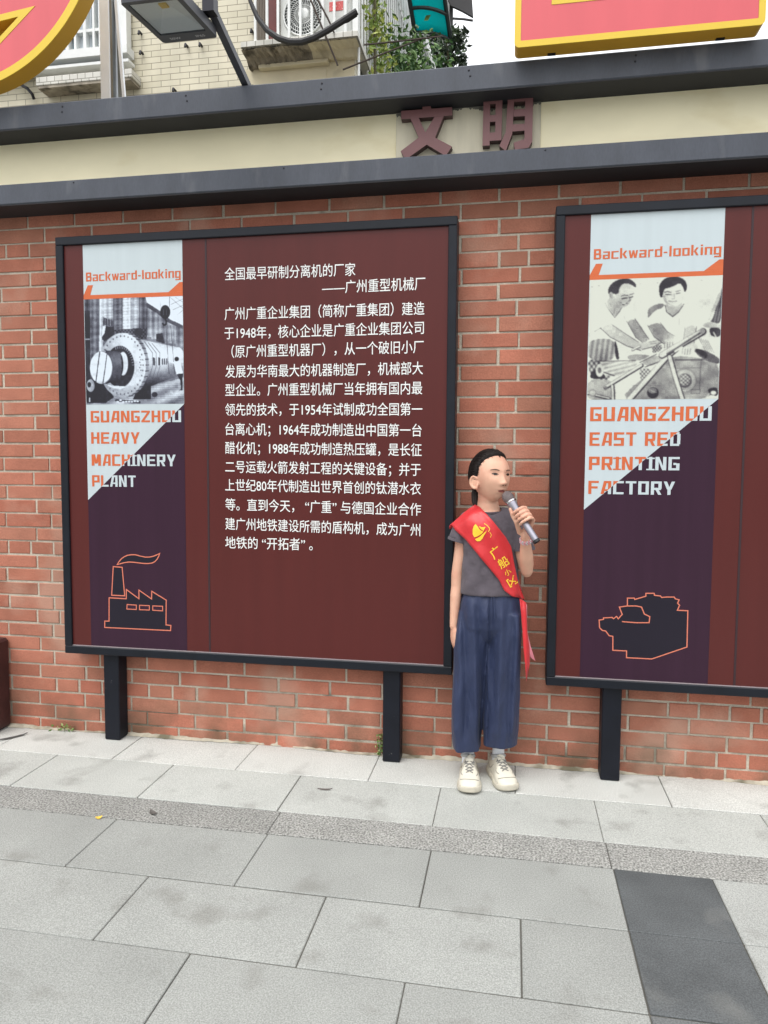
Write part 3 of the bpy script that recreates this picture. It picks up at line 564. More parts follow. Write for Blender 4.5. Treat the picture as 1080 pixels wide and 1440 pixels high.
def board(xl, xr, zb, zt, yf, yb, posts, bx0, bx1, px0, px1, joint, rows, draw, crop, emblem, label, inscription=None):
    t = thing('display_board', ((xl+xr)/2, yf, 0), label, 'notice board', 'notice boards standing along the brick wall')
    fw = .036; yp = yf+.012                               # frame width, panel face
    fr = MB()
    for a in ((xl, xr, zt-fw, zt), (xl, xr, zb, zb+fw), (xl, xl+fw, zb+fw, zt-fw), (xr-fw, xr, zb+fw, zt-fw)): fr.box(a[0], a[1], yf, yb, a[2], a[3], ch=.003)
    fr.build('frame', mBlack, t)
    pn = MB(); pn.box(xl+fw, xr-fw, yp, yb-.004, zb+fw, zt-fw)
    p = pn.build('panel', mPanel, t)
    jb = MB(); jb.box(joint-.004, joint+.004, yp-.0012, yp-.0002, zb+fw, zt-fw); jb.build('panel_joint', mGap, p)
    eb = MB(); eb.box(xl+fw, xr-fw, yp-.004, yp-.0005, zb+fw, zb+fw+.0035); eb.build('edge_strip', mEdge, p)
    z0, z1 = zb+fw+.004, zt-fw-.001
    # banner: white top, white triangle and purple ground; print, lettering and emblem on it
    bm_ = MB(); Yb = yp-.0006; zt1, zp0, zp1, zd = 2.021, 1.547, 2.019, rows['diag']
    q = lambda P, mi, y=Yb: bm_.add([(x, y, z) for x, z in P], [tuple(range(len(P)))], mi)
    q([(bx0, zp0), (bx1, zp0), (bx1, z1), (bx0, z1)], 0)
    q([(bx0, zd), (bx1, zp0), (bx0, zp0)], 0); q([(bx0, z0), (bx1, z0), (bx1, zp0), (bx0, zd)], 1)
    ban = bm_.build('banner', [mWhiteP, mPurple], t, fix=False)
    print_mesh('photo_print', bx0+.002, bx1-.001, zp0+.001, zp1, yp-.0010, crop[:2], crop[2], draw, crop[3], crop[4], ban)
    W_ = bx1-bx0; u = lambda a: bx0+a*W_
    ul = MB(); y = yp-.0012
    for P in ([(u(0), 2.013), (u(1), 2.013), (u(1), 2.031), (u(0), 2.031)], [(u(0), 2.0312), (u(.07), 2.0312), (u(.098), 2.074), (u(.045), 2.074)], [(u(.86), 2.0312), (u(1), 2.0312), (u(1), 2.072), (u(.97), 2.072)]):
        ul.add([(x, y, z) for x, z in P], [(0, 1, 2, 3)], 0)
    ul.build('heading_rule', mOrange, ban, fix=False)
    hd = MB(); words(hd, 'Backward-looking', u(.028), u(.982), 2.091, 2.130, yp-.0012); hd.build('heading', mOrange, ban, fix=False)
    A = np.array([bx0, zd]); B = np.array([bx1, zp0]); D = B-A
    sp = lambda p: (D[0]*(p[1]-A[1])-D[1]*(p[0]-A[0]))
    for s_, x1, za, zb_ in rows['txt']:
        tt = MB(); words(tt, s_, rows['x'], x1, za, zb_, yp-.0012, sp, 0, 1)
        tt.build('title_line', [mOrange, mWhiteP], ban, fix=False)
    em = MB(); emblem(em, yp); em.build('emblem', [mNavy, mLine, mPurple], ban, fix=False)
    if inscription:
        for body, xa, xb, za, zb_ in inscription:
            tm = MB()
            v, f = text_mesh(body, 1, .003); lo, hi = v[:, 0].min(), v[:, 0].max()
            s = (xb-xa)/(hi-lo); hz = .0575
            tm.add([(xa+(q[0]-lo)*s, yp-.0010, za+(zb_-za)*(q[0]-lo)/(hi-lo)+(q[1]-.36)*hz) for q in v], f)
            tm.build('inscription_line', mInk, p, fix=False)
    for x in posts:
        po = MB(); po.box(x-.038, x+.038, yf+.028, -.004, .002, zb-.001, ch=.004); po.build('post', mPaint, t)
    return t
def em_factory(mb, yp):
    c = lambda P: [(lambda a: (a[0], a[2]))(at(60+x/3.6, 660+z/3.6, yp)) for x, z in P]
    body = [(337, 650), (424, 655), (424, 608), (488, 655), (488, 611), (552, 656), (553, 617), (626, 662), (625, 787), (650, 790), (648, 816), (315, 800), (315, 768), (337, 768)]
    chim = [(358, 492), (403, 496), (416, 640), (350, 637)]
    smoke = [(378, 482), (388, 466), (400, 452), (414, 442), (430, 435), (450, 432), (470, 432), (495, 439), (520, 444), (542, 444), (560, 440), (578, 433), (593, 426), (588, 441), (580, 455), (569, 467), (555, 474), (533, 477), (510, 476), (485, 473), (460, 470), (436, 469), (415, 472), (396, 477)]
    for i, P in enumerate((body, chim, smoke)):
        tri_fill(mb, c(P), yp-.0009-.00003*i, 0); ribbon(mb, c(P), .0045, yp-.0012-.0001*i, 1)
    for P in ([(428, 684), (475, 687), (475, 709), (427, 707)], [(491, 688), (541, 690), (541, 712), (491, 710)], [(558, 691), (608, 693), (608, 716), (558, 713)]):
        tri_fill(mb, c(P), yp-.0011, 2); ribbon(mb, c(P), .004, yp-.0013, 1)
def em_press(mb, yp):
    c = lambda P: [(lambda a: (a[0], a[2]))(at(760+x/3.273, 680+z/3.273, yp)) for x, z in P]
    out = [(400, 527), (432, 527), (434, 533), (485, 518), (485, 505), (523, 505), (525, 514), (552, 517), (558, 524), (580, 522), (615, 522), (620, 530), (638, 535), (631, 550), (640, 560), (630, 583), (678, 585), (674, 752), (512, 807), (396, 801), (396, 770), (333, 767), (333, 703), (316, 700), (300, 678), (285, 676), (272, 663), (270, 628), (290, 625), (290, 618), (330, 616), (336, 622), (350, 611), (358, 622), (376, 602), (363, 568), (400, 563)]
    inn = [(375, 635), (440, 640), (500, 640), (503, 612), (478, 600), (465, 568), (440, 563), (400, 563)]
    tri_fill(mb, c(out), yp-.0009, 0); ribbon(mb, c(out), .0042, yp-.0012, 1); ribbon(mb, c(inn), .0042, yp-.0014, 1, closed=False)
board(-2.026, -.238, .408, 2.287, -.108, -.006, (-1.812, -.498), -1.898, -1.426, 0, 0, -1.318,
      {'diag': 1.118, 'x': -1.876, 'txt': [('GUANGZHOU', -1.441, 1.468, 1.519), ('HEAVY', -1.642, 1.373, 1.424), ('MACHINERY', -1.471, 1.274, 1.325), ('PLANT', -1.662, 1.18, 1.231)]},
      draw_machine, (110, 400, 6.75, (8, 6, 20), (204, 214, 224)), em_factory, 'maroon notice board with a print of a big machine drum and a white paragraph', LINES)
board(.147, 2.02, .392, 2.299, -.118, -.006, (.412, 1.76), .281, .770, 0, 0, .868,
      {'diag': 1.112, 'x': .296, 'txt': [('GUANGZHOU', .748, 1.464, 1.519), ('EAST RED', .637, 1.367, 1.42), ('PRINTING', .637, 1.272, 1.324), ('FACTORY', .621, 1.176, 1.228)]},
      draw_workers, (820, 370, 5.4, (14, 8, 20), (196, 199, 188)), em_press, 'maroon notice board with a print of two men in white shirts at work')

# ------------------------------------------------------------------ big channel letters on top of the wall
mWSteel = mat('white_painted_steel', srgb(240, 243, 245), rough=.4, var=.05, vscale=8)
mRed = mat('red_acrylic', srgb(206, 88, 95), rough=.25, spec=.5, var=.05, vscale=3, tscale=(4, 1, .6))
mTrim = mat('yellow_trim', srgb(216, 184, 52), rough=.4, var=.04)
mSide = mat('yellow_metal_return', srgb(188, 142, 42), rough=.38, var=.1, vscale=4)
YF, YBk = -.23, -.155
def rrect(x0, x1, z0, z1, r, n=6):
    P = []
    for cx, cz, a0 in ((x1-r, z1-r, 0), (x0+r, z1-r, 90), (x0+r, z0+r, 180), (x1-r, z0+r, 270)):
        for i in range(n+1): a = math.radians(a0+90*i/n); P.append((cx+r*math.cos(a), cz+r*math.sin(a)))
    return P
def ring_solid(mb, outer, inner, ya, yb, mi, ms):
    """solid between two equally long outlines"""
    n = len(outer); R = [[(x, ya, z) for x, z in inner], [(x, ya, z) for x, z in outer], [(x, yb, z) for x, z in outer], [(x, yb, z) for x, z in inner]]
    k = len(mb.v)
    for r in R: mb.v += r
    for i in range(4):
        for j in range(n):
            j2 = (j+1) % n; a, c = k+i*n, k+((i+1) % 4)*n
            mb.f.append((a+j, c+j, c+j2, a+j2)); mb.m.append((mi, ms, ms, ms)[i]); mb.t.append(None)
sx0, sx1, sz0 = -.023, .846, 2.8455
t = thing('channel_letter', (.41, -.19, sz0), 'square red box letter with yellow trim standing on the capping beam above the right board', 'sign letter', 'red and yellow letters on top of the wall')
b_ = MB(); ring_solid(b_, rrect(sx0, sx1, sz0, sz0+.82, .018), rrect(sx0+.155, sx1-.155, sz0+.163, sz0+.66, .006), YF, YBk, 0, 0); b_.build('return', mSide, t)
b_ = MB(); ring_solid(b_, rrect(sx0-.001, sx1+.001, sz0-.001, sz0+.821, .019), rrect(sx0+.022, sx1-.022, sz0+.022, sz0+.798, .004), YF-.004, YF-.0005, 0, 0)
ring_solid(b_, rrect(sx0+.132, sx1-.132, sz0+.14, sz0+.683, .004), rrect(sx0+.156, sx1-.156, sz0+.164, sz0+.659, .004), YF-.004, YF-.0005, 0, 0); b_.build('trim', mTrim, t)
b_ = MB(); ring_solid(b_, rrect(sx0+.0225, sx1-.0225, sz0+.0225, sz0+.7975, .004), rrect(sx0+.1315, sx1-.1315, sz0+.1395, sz0+.6835, .004), YF-.0025, YF-.0003, 0, 0); b_.build('face', mRed, t)
b_ = MB(); b_.box(.1, .13, -.175, -.16, 2.842, 2.86); b_.box(.7, .73, -.175, -.16, 2.842, 2.86); b_.build('bracket', mScrew, t)

cx, cz, cr = -2.382, 3.556, .678
t = thing('channel_letter', (cx, -.19, cz-cr), 'round red letter with yellow trim and a pointed cut-out, above the left board', 'sign letter', 'red and yellow letters on top of the wall')
N = 96; ang = [2*math.pi*i/N for i in range(N)]
_ta = math.atan2(at(50, 9, YF)[2]-3.085, at(50, 9, YF)[0]+2.25); ang = sorted(ang+[_ta % (2*math.pi)])
circ = lambda r: [(cx+r*math.cos(a), cz+r*math.sin(a)) for a in ang]
tip = at(50, 9, YF); tl = at(0, 58, YF); tu = at(0, 22, YF)
# pointed cut-out, sampled by angle about its own middle
hx, hz = -2.25, 3.085
HP = [(tip[0], tip[2]), (-2.36, 3.155), (-2.5, 3.11), (-2.46, 3.03), (-2.33, 2.995), (-2.21, 3.03)]
def hole(g):
    P = []
    for a in ang:
        best = .05
        for (x1, z1), (x2, z2) in zip(HP, HP[1:]+HP[:1]):
            d = Vector((math.cos(a), math.sin(a))); e2_ = Vector((x2-x1, z2-z1)); den = d.x*e2_.y-d.y*e2_.x
            if abs(den) < 1e-9: continue
            wx, wz = x1-hx, z1-hz; tt_ = (wx*e2_.y-wz*e2_.x)/den; uu = (wx*d.y-wz*d.x)/den
            if tt_ > 0 and -1e-6 <= uu <= 1+1e-6: best = tt_
        r = best*(1-g*13) if g > 0 else best-g
        P.append((hx+r*math.cos(a), hz+r*math.sin(a)))
    return P
def star(P):                                      # resample the hole at the circle's own angles from the hole's middle
    return P
co_ = lambda r: [(lambda a, d: (hx+d*math.cos(a), hz+d*math.sin(a)))(a, (lambda bx, c_: -bx+math.sqrt(max(bx*bx-c_, 0)))(((hx-cx)*math.cos(a)+(hz-cz)*math.sin(a)), (hx-cx)**2+(hz-cz)**2-r*r)) for a in ang]
b_ = MB(); ring_solid(b_, co_(cr), hole(.024), YF, YBk, 0, 0); o = b_.build('return', mSide, t); shade(o.data, 30)
b_ = MB(); ring_solid(b_, co_(cr+.001), co_(cr-.032), YF-.004, YF-.0005, 0, 0); ring_solid(b_, hole(0), hole(.0245), YF-.004, YF-.0005, 0, 0); b_.build('trim', mTrim, t)
b_ = MB(); ring_solid(b_, co_(cr-.0325), hole(-.0005), YF-.0025, YF-.0003, 0, 0); b_.build('face', mRed, t)
b_ = MB(); b_.prism(circ(cr-.01), lambda x, z, y: (x, y, z), YBk-.02, YBk-.012); b_.prism(circ(cr-.012), lambda x, z, y: (x, y, z), YBk-.0118, YBk-.004, 1); b_.build('bounce_back_panel', [mSide, mWSteel], t)  # white rear sheet added to bounce pale light onto the steel post

mGalv = mat('galvanised_steel', srgb(150, 154, 156), rough=.35, metal=.6, var=.25, vscale=7)
t = thing('support_frame', (-1.98, .27, 2.842), 'white steel post and slanted strut standing behind the capping beam beside the round letter', 'support frame')
p0, p1 = at(141, 100, .24), at(154.5, 100, .24)
b_ = MB(); b_.box(p0[0], p1[0], .24, .30, 2.8425, 4.3, ch=.002); b_.build('post', mWSteel, t)
b_ = MB(); b_.box(p1[0]+.0005, p1[0]+.012, .245, .30, 2.8425, 4.3); b_.build('edge_strip', mGalv, t)
a, c = at(157, 0, .26), at(179.5, 141, .26)
b_ = MB(); b_.prism([(a[0]-.012, a[2]+.3), (a[0]+.003, a[2]+.3), (c[0], 2.8435), (c[0]-.014, 2.8435)], lambda x, z, y: (x, y, z), .262, .275); b_.build('strut', mWSteel, t)
b_ = MB(); b_.prism([(p1[0]+.014, a[2]+.05), (p1[0]+.022, a[2]+.05), (c[0]-.016, 2.8435), (c[0]-.058, 2.8435)], lambda x, z, y: (x, y, z), .279, .284); b_.build('gusset', mat('dull_steel', srgb(132, 134, 130), rough=.55, var=.25), t)
b_ = MB(); b_.box(-2.62, -1.985, -.150, -.12, 3.1, 3.13); b_.build('cross_bar', mGalv, t)

# ------------------------------------------------------------------ floodlight on an arm over the beam
mHous = mat('floodlight_housing', srgb(58, 60, 66), rough=.45, var=.1)
mGlass = bpy.data.materials.new('floodlight_glass'); mGlass.use_nodes = True
_n, _l = mGlass.node_tree.nodes, mGlass.node_tree.links; _n.clear()
_t, _gl, _mx, _o, _fr = _n.new('ShaderNodeBsdfTransparent'), _n.new('ShaderNodeBsdfGlossy'), _n.new('ShaderNodeMixShader'), _n.new('ShaderNodeOutputMaterial'), _n.new('ShaderNodeFresnel')
_t.inputs[0].default_value = (.86, .88, .88, 1); _gl.inputs['Roughness'].default_value = .06; _mx.inputs[0].default_value = .07; _l.new(_t.outputs[0], _mx.inputs[1]); _l.new(_gl.outputs[0], _mx.inputs[2]); _l.new(_mx.outputs[0], _o.inputs[0])
t = thing('floodlight', (-1.13, -.1, 2.842), 'black floodlight with a square glass face on an arm over the capping beam', 'floodlight')
zl = 2.90
B_, C_, A_, D_ = [Vector(atz(*q, zl+dz)) for q, dz in (((229, 60), 0), ((307, 54), 0), ((165, 3), -.035), ((256, -4), -.035))]
o_ = (A_+B_+C_+D_)/4; ux = (C_-B_).normalized(); uy = ((A_+D_)-(B_+C_)).normalized(); ux = (ux-uy*ux.dot(uy)).normalized(); uz = ux.cross(uy)
if uz.z < 0: uz = -uz
Rm = Matrix((ux, uy, uz)).transposed(); hw, hl = (C_-B_).length/2, ((A_+D_)/2-(B_+C_)/2).length/2
b_ = MB()
ring_solid(b_, rrect(-hw, hw, -hl, hl, .012), rrect(-hw+.02, hw-.02, -hl+.06, hl-.02, .004), 0, -.034, 0, 0)
b_.v = [tuple(Rm @ Vector((x, z, -y))+o_) for x, y, z in b_.v]; b_.build('housing', mHous, t)
b_ = MB(); L_ = lambda x, y, z: Rm @ Vector((x, y, z))+o_
iw, i0, i1 = hw-.0205, -hl+.0605, hl-.0205
# reflector: four sloping walls up to a small square chip plate
q = [(-iw, i0), (iw, i0), (iw, i1), (-iw, i1)]; k = .22; q2 = [(x*k, (y-(i0+i1)/2)*k+(i0+i1)/2+.03) for x, y in q]
b_.add([L_(x, y, .006) for x, y in q]+[L_(x, y, .032) for x, y in q2], [(0, 1, 5, 4), (1, 2, 6, 5), (2, 3, 7, 6), (3, 0, 4, 7), (4, 5, 6, 7)]); b_.build('reflector', mat('matt_reflector', srgb(226, 227, 230), rough=.4), t, fix=False)
b_ = MB(); mx, my = 0, (i0+i1)/2+.03; b_.box(-.014, .014, my-.014, my+.014, 0.026, .0315, R=Rm, o=o_); b_.build('light_chip', mat('yellow_phosphor', srgb(226, 182, 70), rough=.4), t)
b_ = MB(); b_.box(-iw, iw, i0, i1, .002, .005, R=Rm, o=o_); b_.build('glass', mGlass, t)
b_ = MB()
for k in range(7): b_.box(-hw*.8, hw*.8, -hl*.7+k*hl*.22, -hl*.7+k*hl*.22+.004, .0405, .06, R=Rm, o=o_)
b_.box(-hw*.93, hw*.93, -hl*.9, hl*.9, .0345, .0405, R=Rm, o=o_); b_.build('heat_sink', mHous, t)
b_ = MB()
for body, xx in (('50W', -.07), ('IP65', .035)):
    v, f = text_mesh(body, .022, .0004)
    b_.add([L_(xx+q[0], -hl+.022+q[1], -.0006) for q in v], f)
b_.build('glass_lettering', mat('grey_lettering', srgb(170, 172, 174), rough=.6), t, fix=False)
b_ = MB(); p = Vector((-1.122, -.10, 2.858)); e_ = Vector(at(283, 52, -.47)); e_.x = p.x-.004; e_.z = zl+.10
e_.z = zl+.065
b_.tube([p, p+(e_-p)*.5, e_], .0165*1.2, 4, ref=(1, 0, 1)); b_.build('arm', mHous, t)
b_ = MB(); b_.box(-1.16, -1.085, -.135, -.06, 2.8422, 2.850); b_.build('base_plate', mHous, t)
b_ = MB(); b_.box(p.x-.022, p.x+.022, e_.y-.03, e_.y+.012, zl+.03, zl+.085); b_.build('bracket', mScrew, t)

# ------------------------------------------------------------------ apartment building behind the wall
def tile_mat(name, axis, c1, c2, cm, bw=.24, bh=.07):
    m = mat(name, c1, rough=.55); n, l = m.node_tree.nodes, m.node_tree.links
    tc = n.new('ShaderNodeTexCoord'); sp = n.new('ShaderNodeSeparateXYZ'); cb = n.new('ShaderNodeCombineXYZ'); bt = n.new('ShaderNodeTexBrick')
    l.new(tc.outputs['Object'], sp.inputs[0]); l.new(sp.outputs[axis], cb.inputs[0]); l.new(sp.outputs['Z'], cb.inputs[1]); l.new(cb.outputs[0], bt.inputs['Vector'])
    bt.inputs['Scale'].default_value = 1; bt.inputs['Brick Width'].default_value = bw; bt.inputs['Row Height'].default_value = bh; bt.inputs['Mortar Size'].default_value = .004
    bt.inputs['Color1'].default_value = (*c1, 1); bt.inputs['Color2'].default_value = (*c2, 1); bt.inputs['Mortar'].default_value = (*cm, 1)
    nz = n.new('ShaderNodeTexNoise'); nz.inputs['Scale'].default_value = 1.3; nz.inputs['Detail'].default_value = 8; mpp = n.new('ShaderNodeMapping'); mpp.inputs['Scale'].default_value = (2.2, 2.2, .5); l.new(tc.outputs['Object'], mpp.inputs[0]); l.new(mpp.outputs[0], nz.inputs['Vector'])
    r = n.new('ShaderNodeMapRange'); r.inputs[1].default_value = .3; r.inputs[2].default_value = .7; r.inputs[3].default_value = .8; r.inputs[4].default_value = 1.08; l.new(nz.outputs['Fac'], r.inputs[0])
    x = n.new('ShaderNodeMix'); x.data_type = 'RGBA'; x.blend_type = 'MULTIPLY'; x.inputs[0].default_value = 1; l.new(bt.outputs['Color'], x.inputs[6]); l.new(r.outputs[0], x.inputs[7])
    l.new(x.outputs[2], n['Principled BSDF'].inputs['Base Color']); return m
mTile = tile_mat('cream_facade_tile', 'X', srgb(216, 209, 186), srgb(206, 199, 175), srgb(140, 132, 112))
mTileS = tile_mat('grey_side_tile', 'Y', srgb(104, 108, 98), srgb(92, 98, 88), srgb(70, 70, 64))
mLedgeT = tile_mat('white_ledge_tile', 'X', srgb(214, 212, 204), srgb(200, 198, 188), srgb(120, 116, 104), .10, .10)
mConc = mat('crumbling_concrete', srgb(150, 142, 128), rough=.95, var=.4, vscale=9, bump=1, bscale=30, stain=(srgb(58, 54, 48), 6, .5, .8))
mPlast = mat('dirty_plaster', srgb(214, 204, 176), rough=.9, var=.12, vscale=4, stain=(srgb(150, 140, 118), 3, .58, .7))
mWFrame = mat('white_window_frame', srgb(222, 224, 222), rough=.45, var=.08, vscale=6)
mPane = mat('dark_window_pane', srgb(120, 140, 150), rough=.12, spec=.6, var=.4, vscale=3)
mCurt = mat('pale_curtain', srgb(206, 214, 220), rough=.8, var=.25, vscale=3, tscale=(9, 1, .3))
bd = thing('apartment_building', (-6, 9, 0), 'cream tiled old apartment building behind the brick wall', 'building')
FY = 5.2; cnr = at(499, 80, FY)[0]; lx = at(503, 42, 4.86)
b_ = MB(); b_.box(-16, cnr, FY, FY+.3, 0, 14); b_.build('front_wall', mTile, bd)
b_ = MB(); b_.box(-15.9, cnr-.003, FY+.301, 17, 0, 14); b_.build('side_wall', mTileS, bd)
zt, zb = lx[2], at(503, 55, 4.86)[2]; l0 = at(338, 64, 4.86)[0]
b_ = MB(); b_.box(l0, lx[0], 4.86, FY-.001, zb+.03, zt, ch=.006); b_.box(cnr+.001, lx[0], FY, 12, zb+.03, zt-.003); b_.build('ledge', mLedgeT, bd)
b_ = MB(); nx = 60                                                                  # broken underside
rows_ = []
for j, y in enumerate((4.875, 4.95, 5.05, 5.12, 5.199)):
    rows_.append([(l0+(lx[0]-.02-l0)*i/nx, y, zb+.027-(random.uniform(.0, .04) if i < 33 else random.uniform(0, .015))*(1 if 0 < j else .5)-(.05 if j > 2 else 0)) for i in range(nx+1)])
b_.loft([r_[:36] for r_ in rows_], cap=False, closed=False); b_.loft([r_[35:] for r_ in rows_], 1, cap=False, closed=False); b_.build('ledge_underside', [mConc, mPlast], bd)
def fbox(mb, x0, x1, z0, z1, Y0, Y1, mi=0, ch=0):
    """box on the facade; x and z given as photo columns / rows read at the box's own front"""
    mb.box(at(x0, 60, Y0)[0], at(x1, 60, Y0)[0], Y0, Y1, z0, z1, mi, ch)
bw = bd
hz_ = at(363, 96, 5.1)[2]
b_ = MB(); fbox(b_, 363, 461, hz_, hz_+.04, 5.10, FY-.001, ch=.004); b_.build('lintel', mPlast, bd)
b_ = MB(); fbox(b_, 367, 459, hz_-1.4, hz_-.001, 5.178, FY-.002); b_.build('blocked_window', mPlast, bd)
b_ = MB(); b_.box(at(345, 80, 5.18)[0], cnr-.004, 5.185, FY-.0015, zb-.45, zb-.03); b_.build('plaster_patch', mPlast, bd)
# window at the left, with sill and frames
zz = lambda py, Y=5.12: at(141, py, Y)[2]
t = MB(); fbox(t, -40, 166, zz(92), zz(-160), 5.13, 5.18, 0)
pane = None
win = MB()
for x0, x1 in ((60, 64), (92, 96), (104, 107), (117, 121), (130, 133), (139, 142), (165, 178)): fbox(win, x0, x1, zz(78), zz(-160), 5.06, 5.17)
for ya, yb in ((43, 47), (-60, -56)): fbox(win, -40, 165, zz(yb), zz(ya), 5.066, 5.165)
fbox(win, -40, 178, zz(86), zz(74), 5.0, 5.17); fbox(win, -40, 180, zz(97), zz(93), 5.02, 5.17)
wf = win.build('window', mWFrame, bd)
b_ = MB(); fbox(b_, -40, 165, zz(92), zz(-160), 5.15, 5.19); b_.build('pane', mPane, wf)
b_ = MB(); fbox(b_, 111, 117, zz(74), zz(-100), 5.14, 5.149); fbox(b_, 122, 129, zz(74), zz(-100), 5.14, 5.149); fbox(b_, 134, 139, zz(74), zz(-100), 5.14, 5.149); b_.build('curtain', mCurt, wf)
b_ = MB(); b_.box(at(50, 112, 4.98)[0], at(185, 95, 4.98)[0], 4.98, FY-.001, zz(112, 4.98), zz(100, 4.98), ch=.006); b_.build('window_sill', mLedgeT, bd)
b_ = MB(); b_.box(at(52, 112, 4.98)[0], at(183, 95, 4.98)[0], 4.99, FY-.002, zz(112, 4.98)-.03, zz(112, 4.98)-.001); b_.build('sill_underside', mConc, bd)
for px, py in ((199, 48), (201, 76), (264, 66), (284, 65), (356, 46), (247, 128)):
    b_ = MB(); q = Vector(at(px, py, FY)); b_.tube([q, q+Vector((0, -.06, 0)), q+Vector((0, -.07, -.04))], .014, 6); b_.build('anchor_hook', mScrew, bd)
b_ = MB(); q = at(289, 24, 5.12); b_.tube([(q[0], 5.12, q[2]), (q[0], 5.12, q[2]+2.5)], .02, 8); b_.sphere((q[0], 5.12, q[2]), .04, 8, 6); b_.build('drain_pipe', mScrew, bd)
b_ = MB(); q = at(47, 135, 5.1); b_.tube([at(24, 116, 5.1), at(38, 124, 5.1), at(45, 132, 5.12), at(48, 140, 5.15)], .018, 6); b_.build('wall_cable', mScrew, bd)
# things behind the bars: shutter panels, cage
b_ = MB(); fbox(b_, 361, 375, zt+.001, zt+2, 5.10, 5.15)
for k in range(6): fbox(b_, 361.5+2.2*k, 362.6+2.2*k, zt+.001, zt+2, 5.09, 5.1)
b_.build('corrugated_panel', mat('brown_corrugated', srgb(122, 112, 100), rough=.6), bd)
b_ = MB(); fbox(b_, 377.5, 391, zt+.001, zt+2, 5.08, 5.15); b_.build('shutter', mat('maroon_shutter', srgb(104, 44, 42), rough=.5, var=.15), bd)
cage = MB()
for px in (359, 375.5, 391, 406.5, 422.5, 438.5, 454, 470, 486): x = at(px, 30, 4.93)[0]; cage.box(x-.013, x+.013, 4.92, 4.945, zt+.001, zt+1.9)
x = at(500, 20, 4.93)[0]; cage.box(x-.03, x+.03, 4.915, 4.965, zt+.002, zt+1.9)
cage.box(l0+.1, x-.03, 4.922, 4.944, zt+1.2, zt+1.24)
for k in range(34):
    y = 5.06+k*.16; cage.tube([(lx[0]-.03, y, zt-.02 if k % 3 else zt-.9), (lx[0]-.03, y, zt+2.6)], .014, 6)
for zz_ in (.9, 2.0): cage.box(lx[0]-.04, lx[0]-.02, 5.0, 10.6, zt+zz_, zt+zz_+.03)
cage.build('window_cage', mWFrame, bd)
for P in (((512, 63), (560, 58), (622, 51)), ((482, 98), (540, 75), (597, 53)), ((437, 0), (456, 46), (475, 92)), ((447, 0), (462, 28), (470, 46))):
    b_ = MB(); Y0 = 4.8; b_.tube([at(*P[0], Y0), at(*P[1], Y0+.02), at(*P[2], Y0+.04)], .010, 6); b_.build('stay_rod', mat('rusty_rod', srgb(66, 56, 50), rough=.7, metal=.3), bd)

# air conditioner on the ledge
t = thing('air_conditioner', at(440, 48, 5.0), 'white air conditioner outdoor unit with round fan grille behind the bars on the ledge', 'air conditioner')
mAC = mat('white_casing', srgb(206, 208, 204), rough=.5, var=.08, vscale=5, stain=(srgb(150, 140, 120), 4, .62, .6))
b_ = MB(); x0, x1 = at(394, 20, 4.99)[0], at(494, 20, 4.99)[0]; b_.box(x0, x1, 4.99, FY-.02, zt+.03, zt+.68, ch=.012); b_.box(x0+.05, x0+.12, 5.0, 5.15, zt+.001, zt+.0295); b_.box(x1-.12, x1-.05, 5.0, 5.15, zt+.001, zt+.0295); b_.build('casing', mAC, t)
fc = at(427, 20, 4.985); fr_ = .228
b_ = MB(); pts = [(fc[0]+fr_*1.0*math.cos(a), 4.9885, fc[2]+fr_*1.0*math.sin(a)) for a in np.linspace(0, 2*math.pi, 40, False)]; b_.add(pts, [tuple(range(40))]); b_.build('fan_opening', mat('dark_fan_well', srgb(70, 74, 74), rough=.8), t, fix=False)
b_ = MB()
for i in range(40):
    a = 2*math.pi*i/40; b_.tube([(fc[0]+.05*math.cos(a), 4.978, fc[2]+.05*math.sin(a)), (fc[0]+.14*math.cos(a+.28), 4.974, fc[2]+.14*math.sin(a+.28)), (fc[0]+fr_*math.cos(a+.5), 4.982, fc[2]+fr_*math.sin(a+.5))], .0036, 4)
for rr in (.1, .15, .19, fr_): b_.tube([(fc[0]+rr*math.cos(a), 4.978, fc[2]+rr*math.sin(a)) for a in np.linspace(0, 2*math.pi, 41)], .004 if rr < .2 else .010, 5)
b_.build('fan_grille', mWFrame, t)
b_ = MB(); b_.sphere((fc[0], 4.976, fc[2]), (.062, .014, .062), 20, 8); b_.build('fan_hub', mWFrame, t, smooth=True)
s0, s1 = at(463, 16, 4.985), at(482.5, 1, 4.985)
b_ = MB(); b_.box(s0[0], s1[0], 4.985, 4.9893, s0[2], s1[2], ch=.001); b_.build('sticker', mat('red_sticker', srgb(206, 84, 82), rough=.5, var=.15, vscale=30, stain=(srgb(236, 200, 196), 60, .56, .8)), t)

# black cable sagging in front of the ledge
b_ = MB(); pts = [at(*q, 4.7) for q in ((345, -30), (352, 2), (362, 25), (376, 43), (392, 54), (408, 59), (424, 59), (442, 53), (462, 42), (482, 29), (502, 16))]; b_.tube(pts, [.02, .022, .026, .03, .034, .036, .036, .034, .034, .034, .034], 8)
b_.tube([at(*q, 4.72) for q in ((455, 46), (475, 36), (490, 30), (502, 22))], .01, 6)
tag(b_.build('cable', mat('black_rubber', srgb(38, 38, 40), rough=.6), smooth=True), 'thick black cable sagging across the ledge below the air conditioner', 'cable')

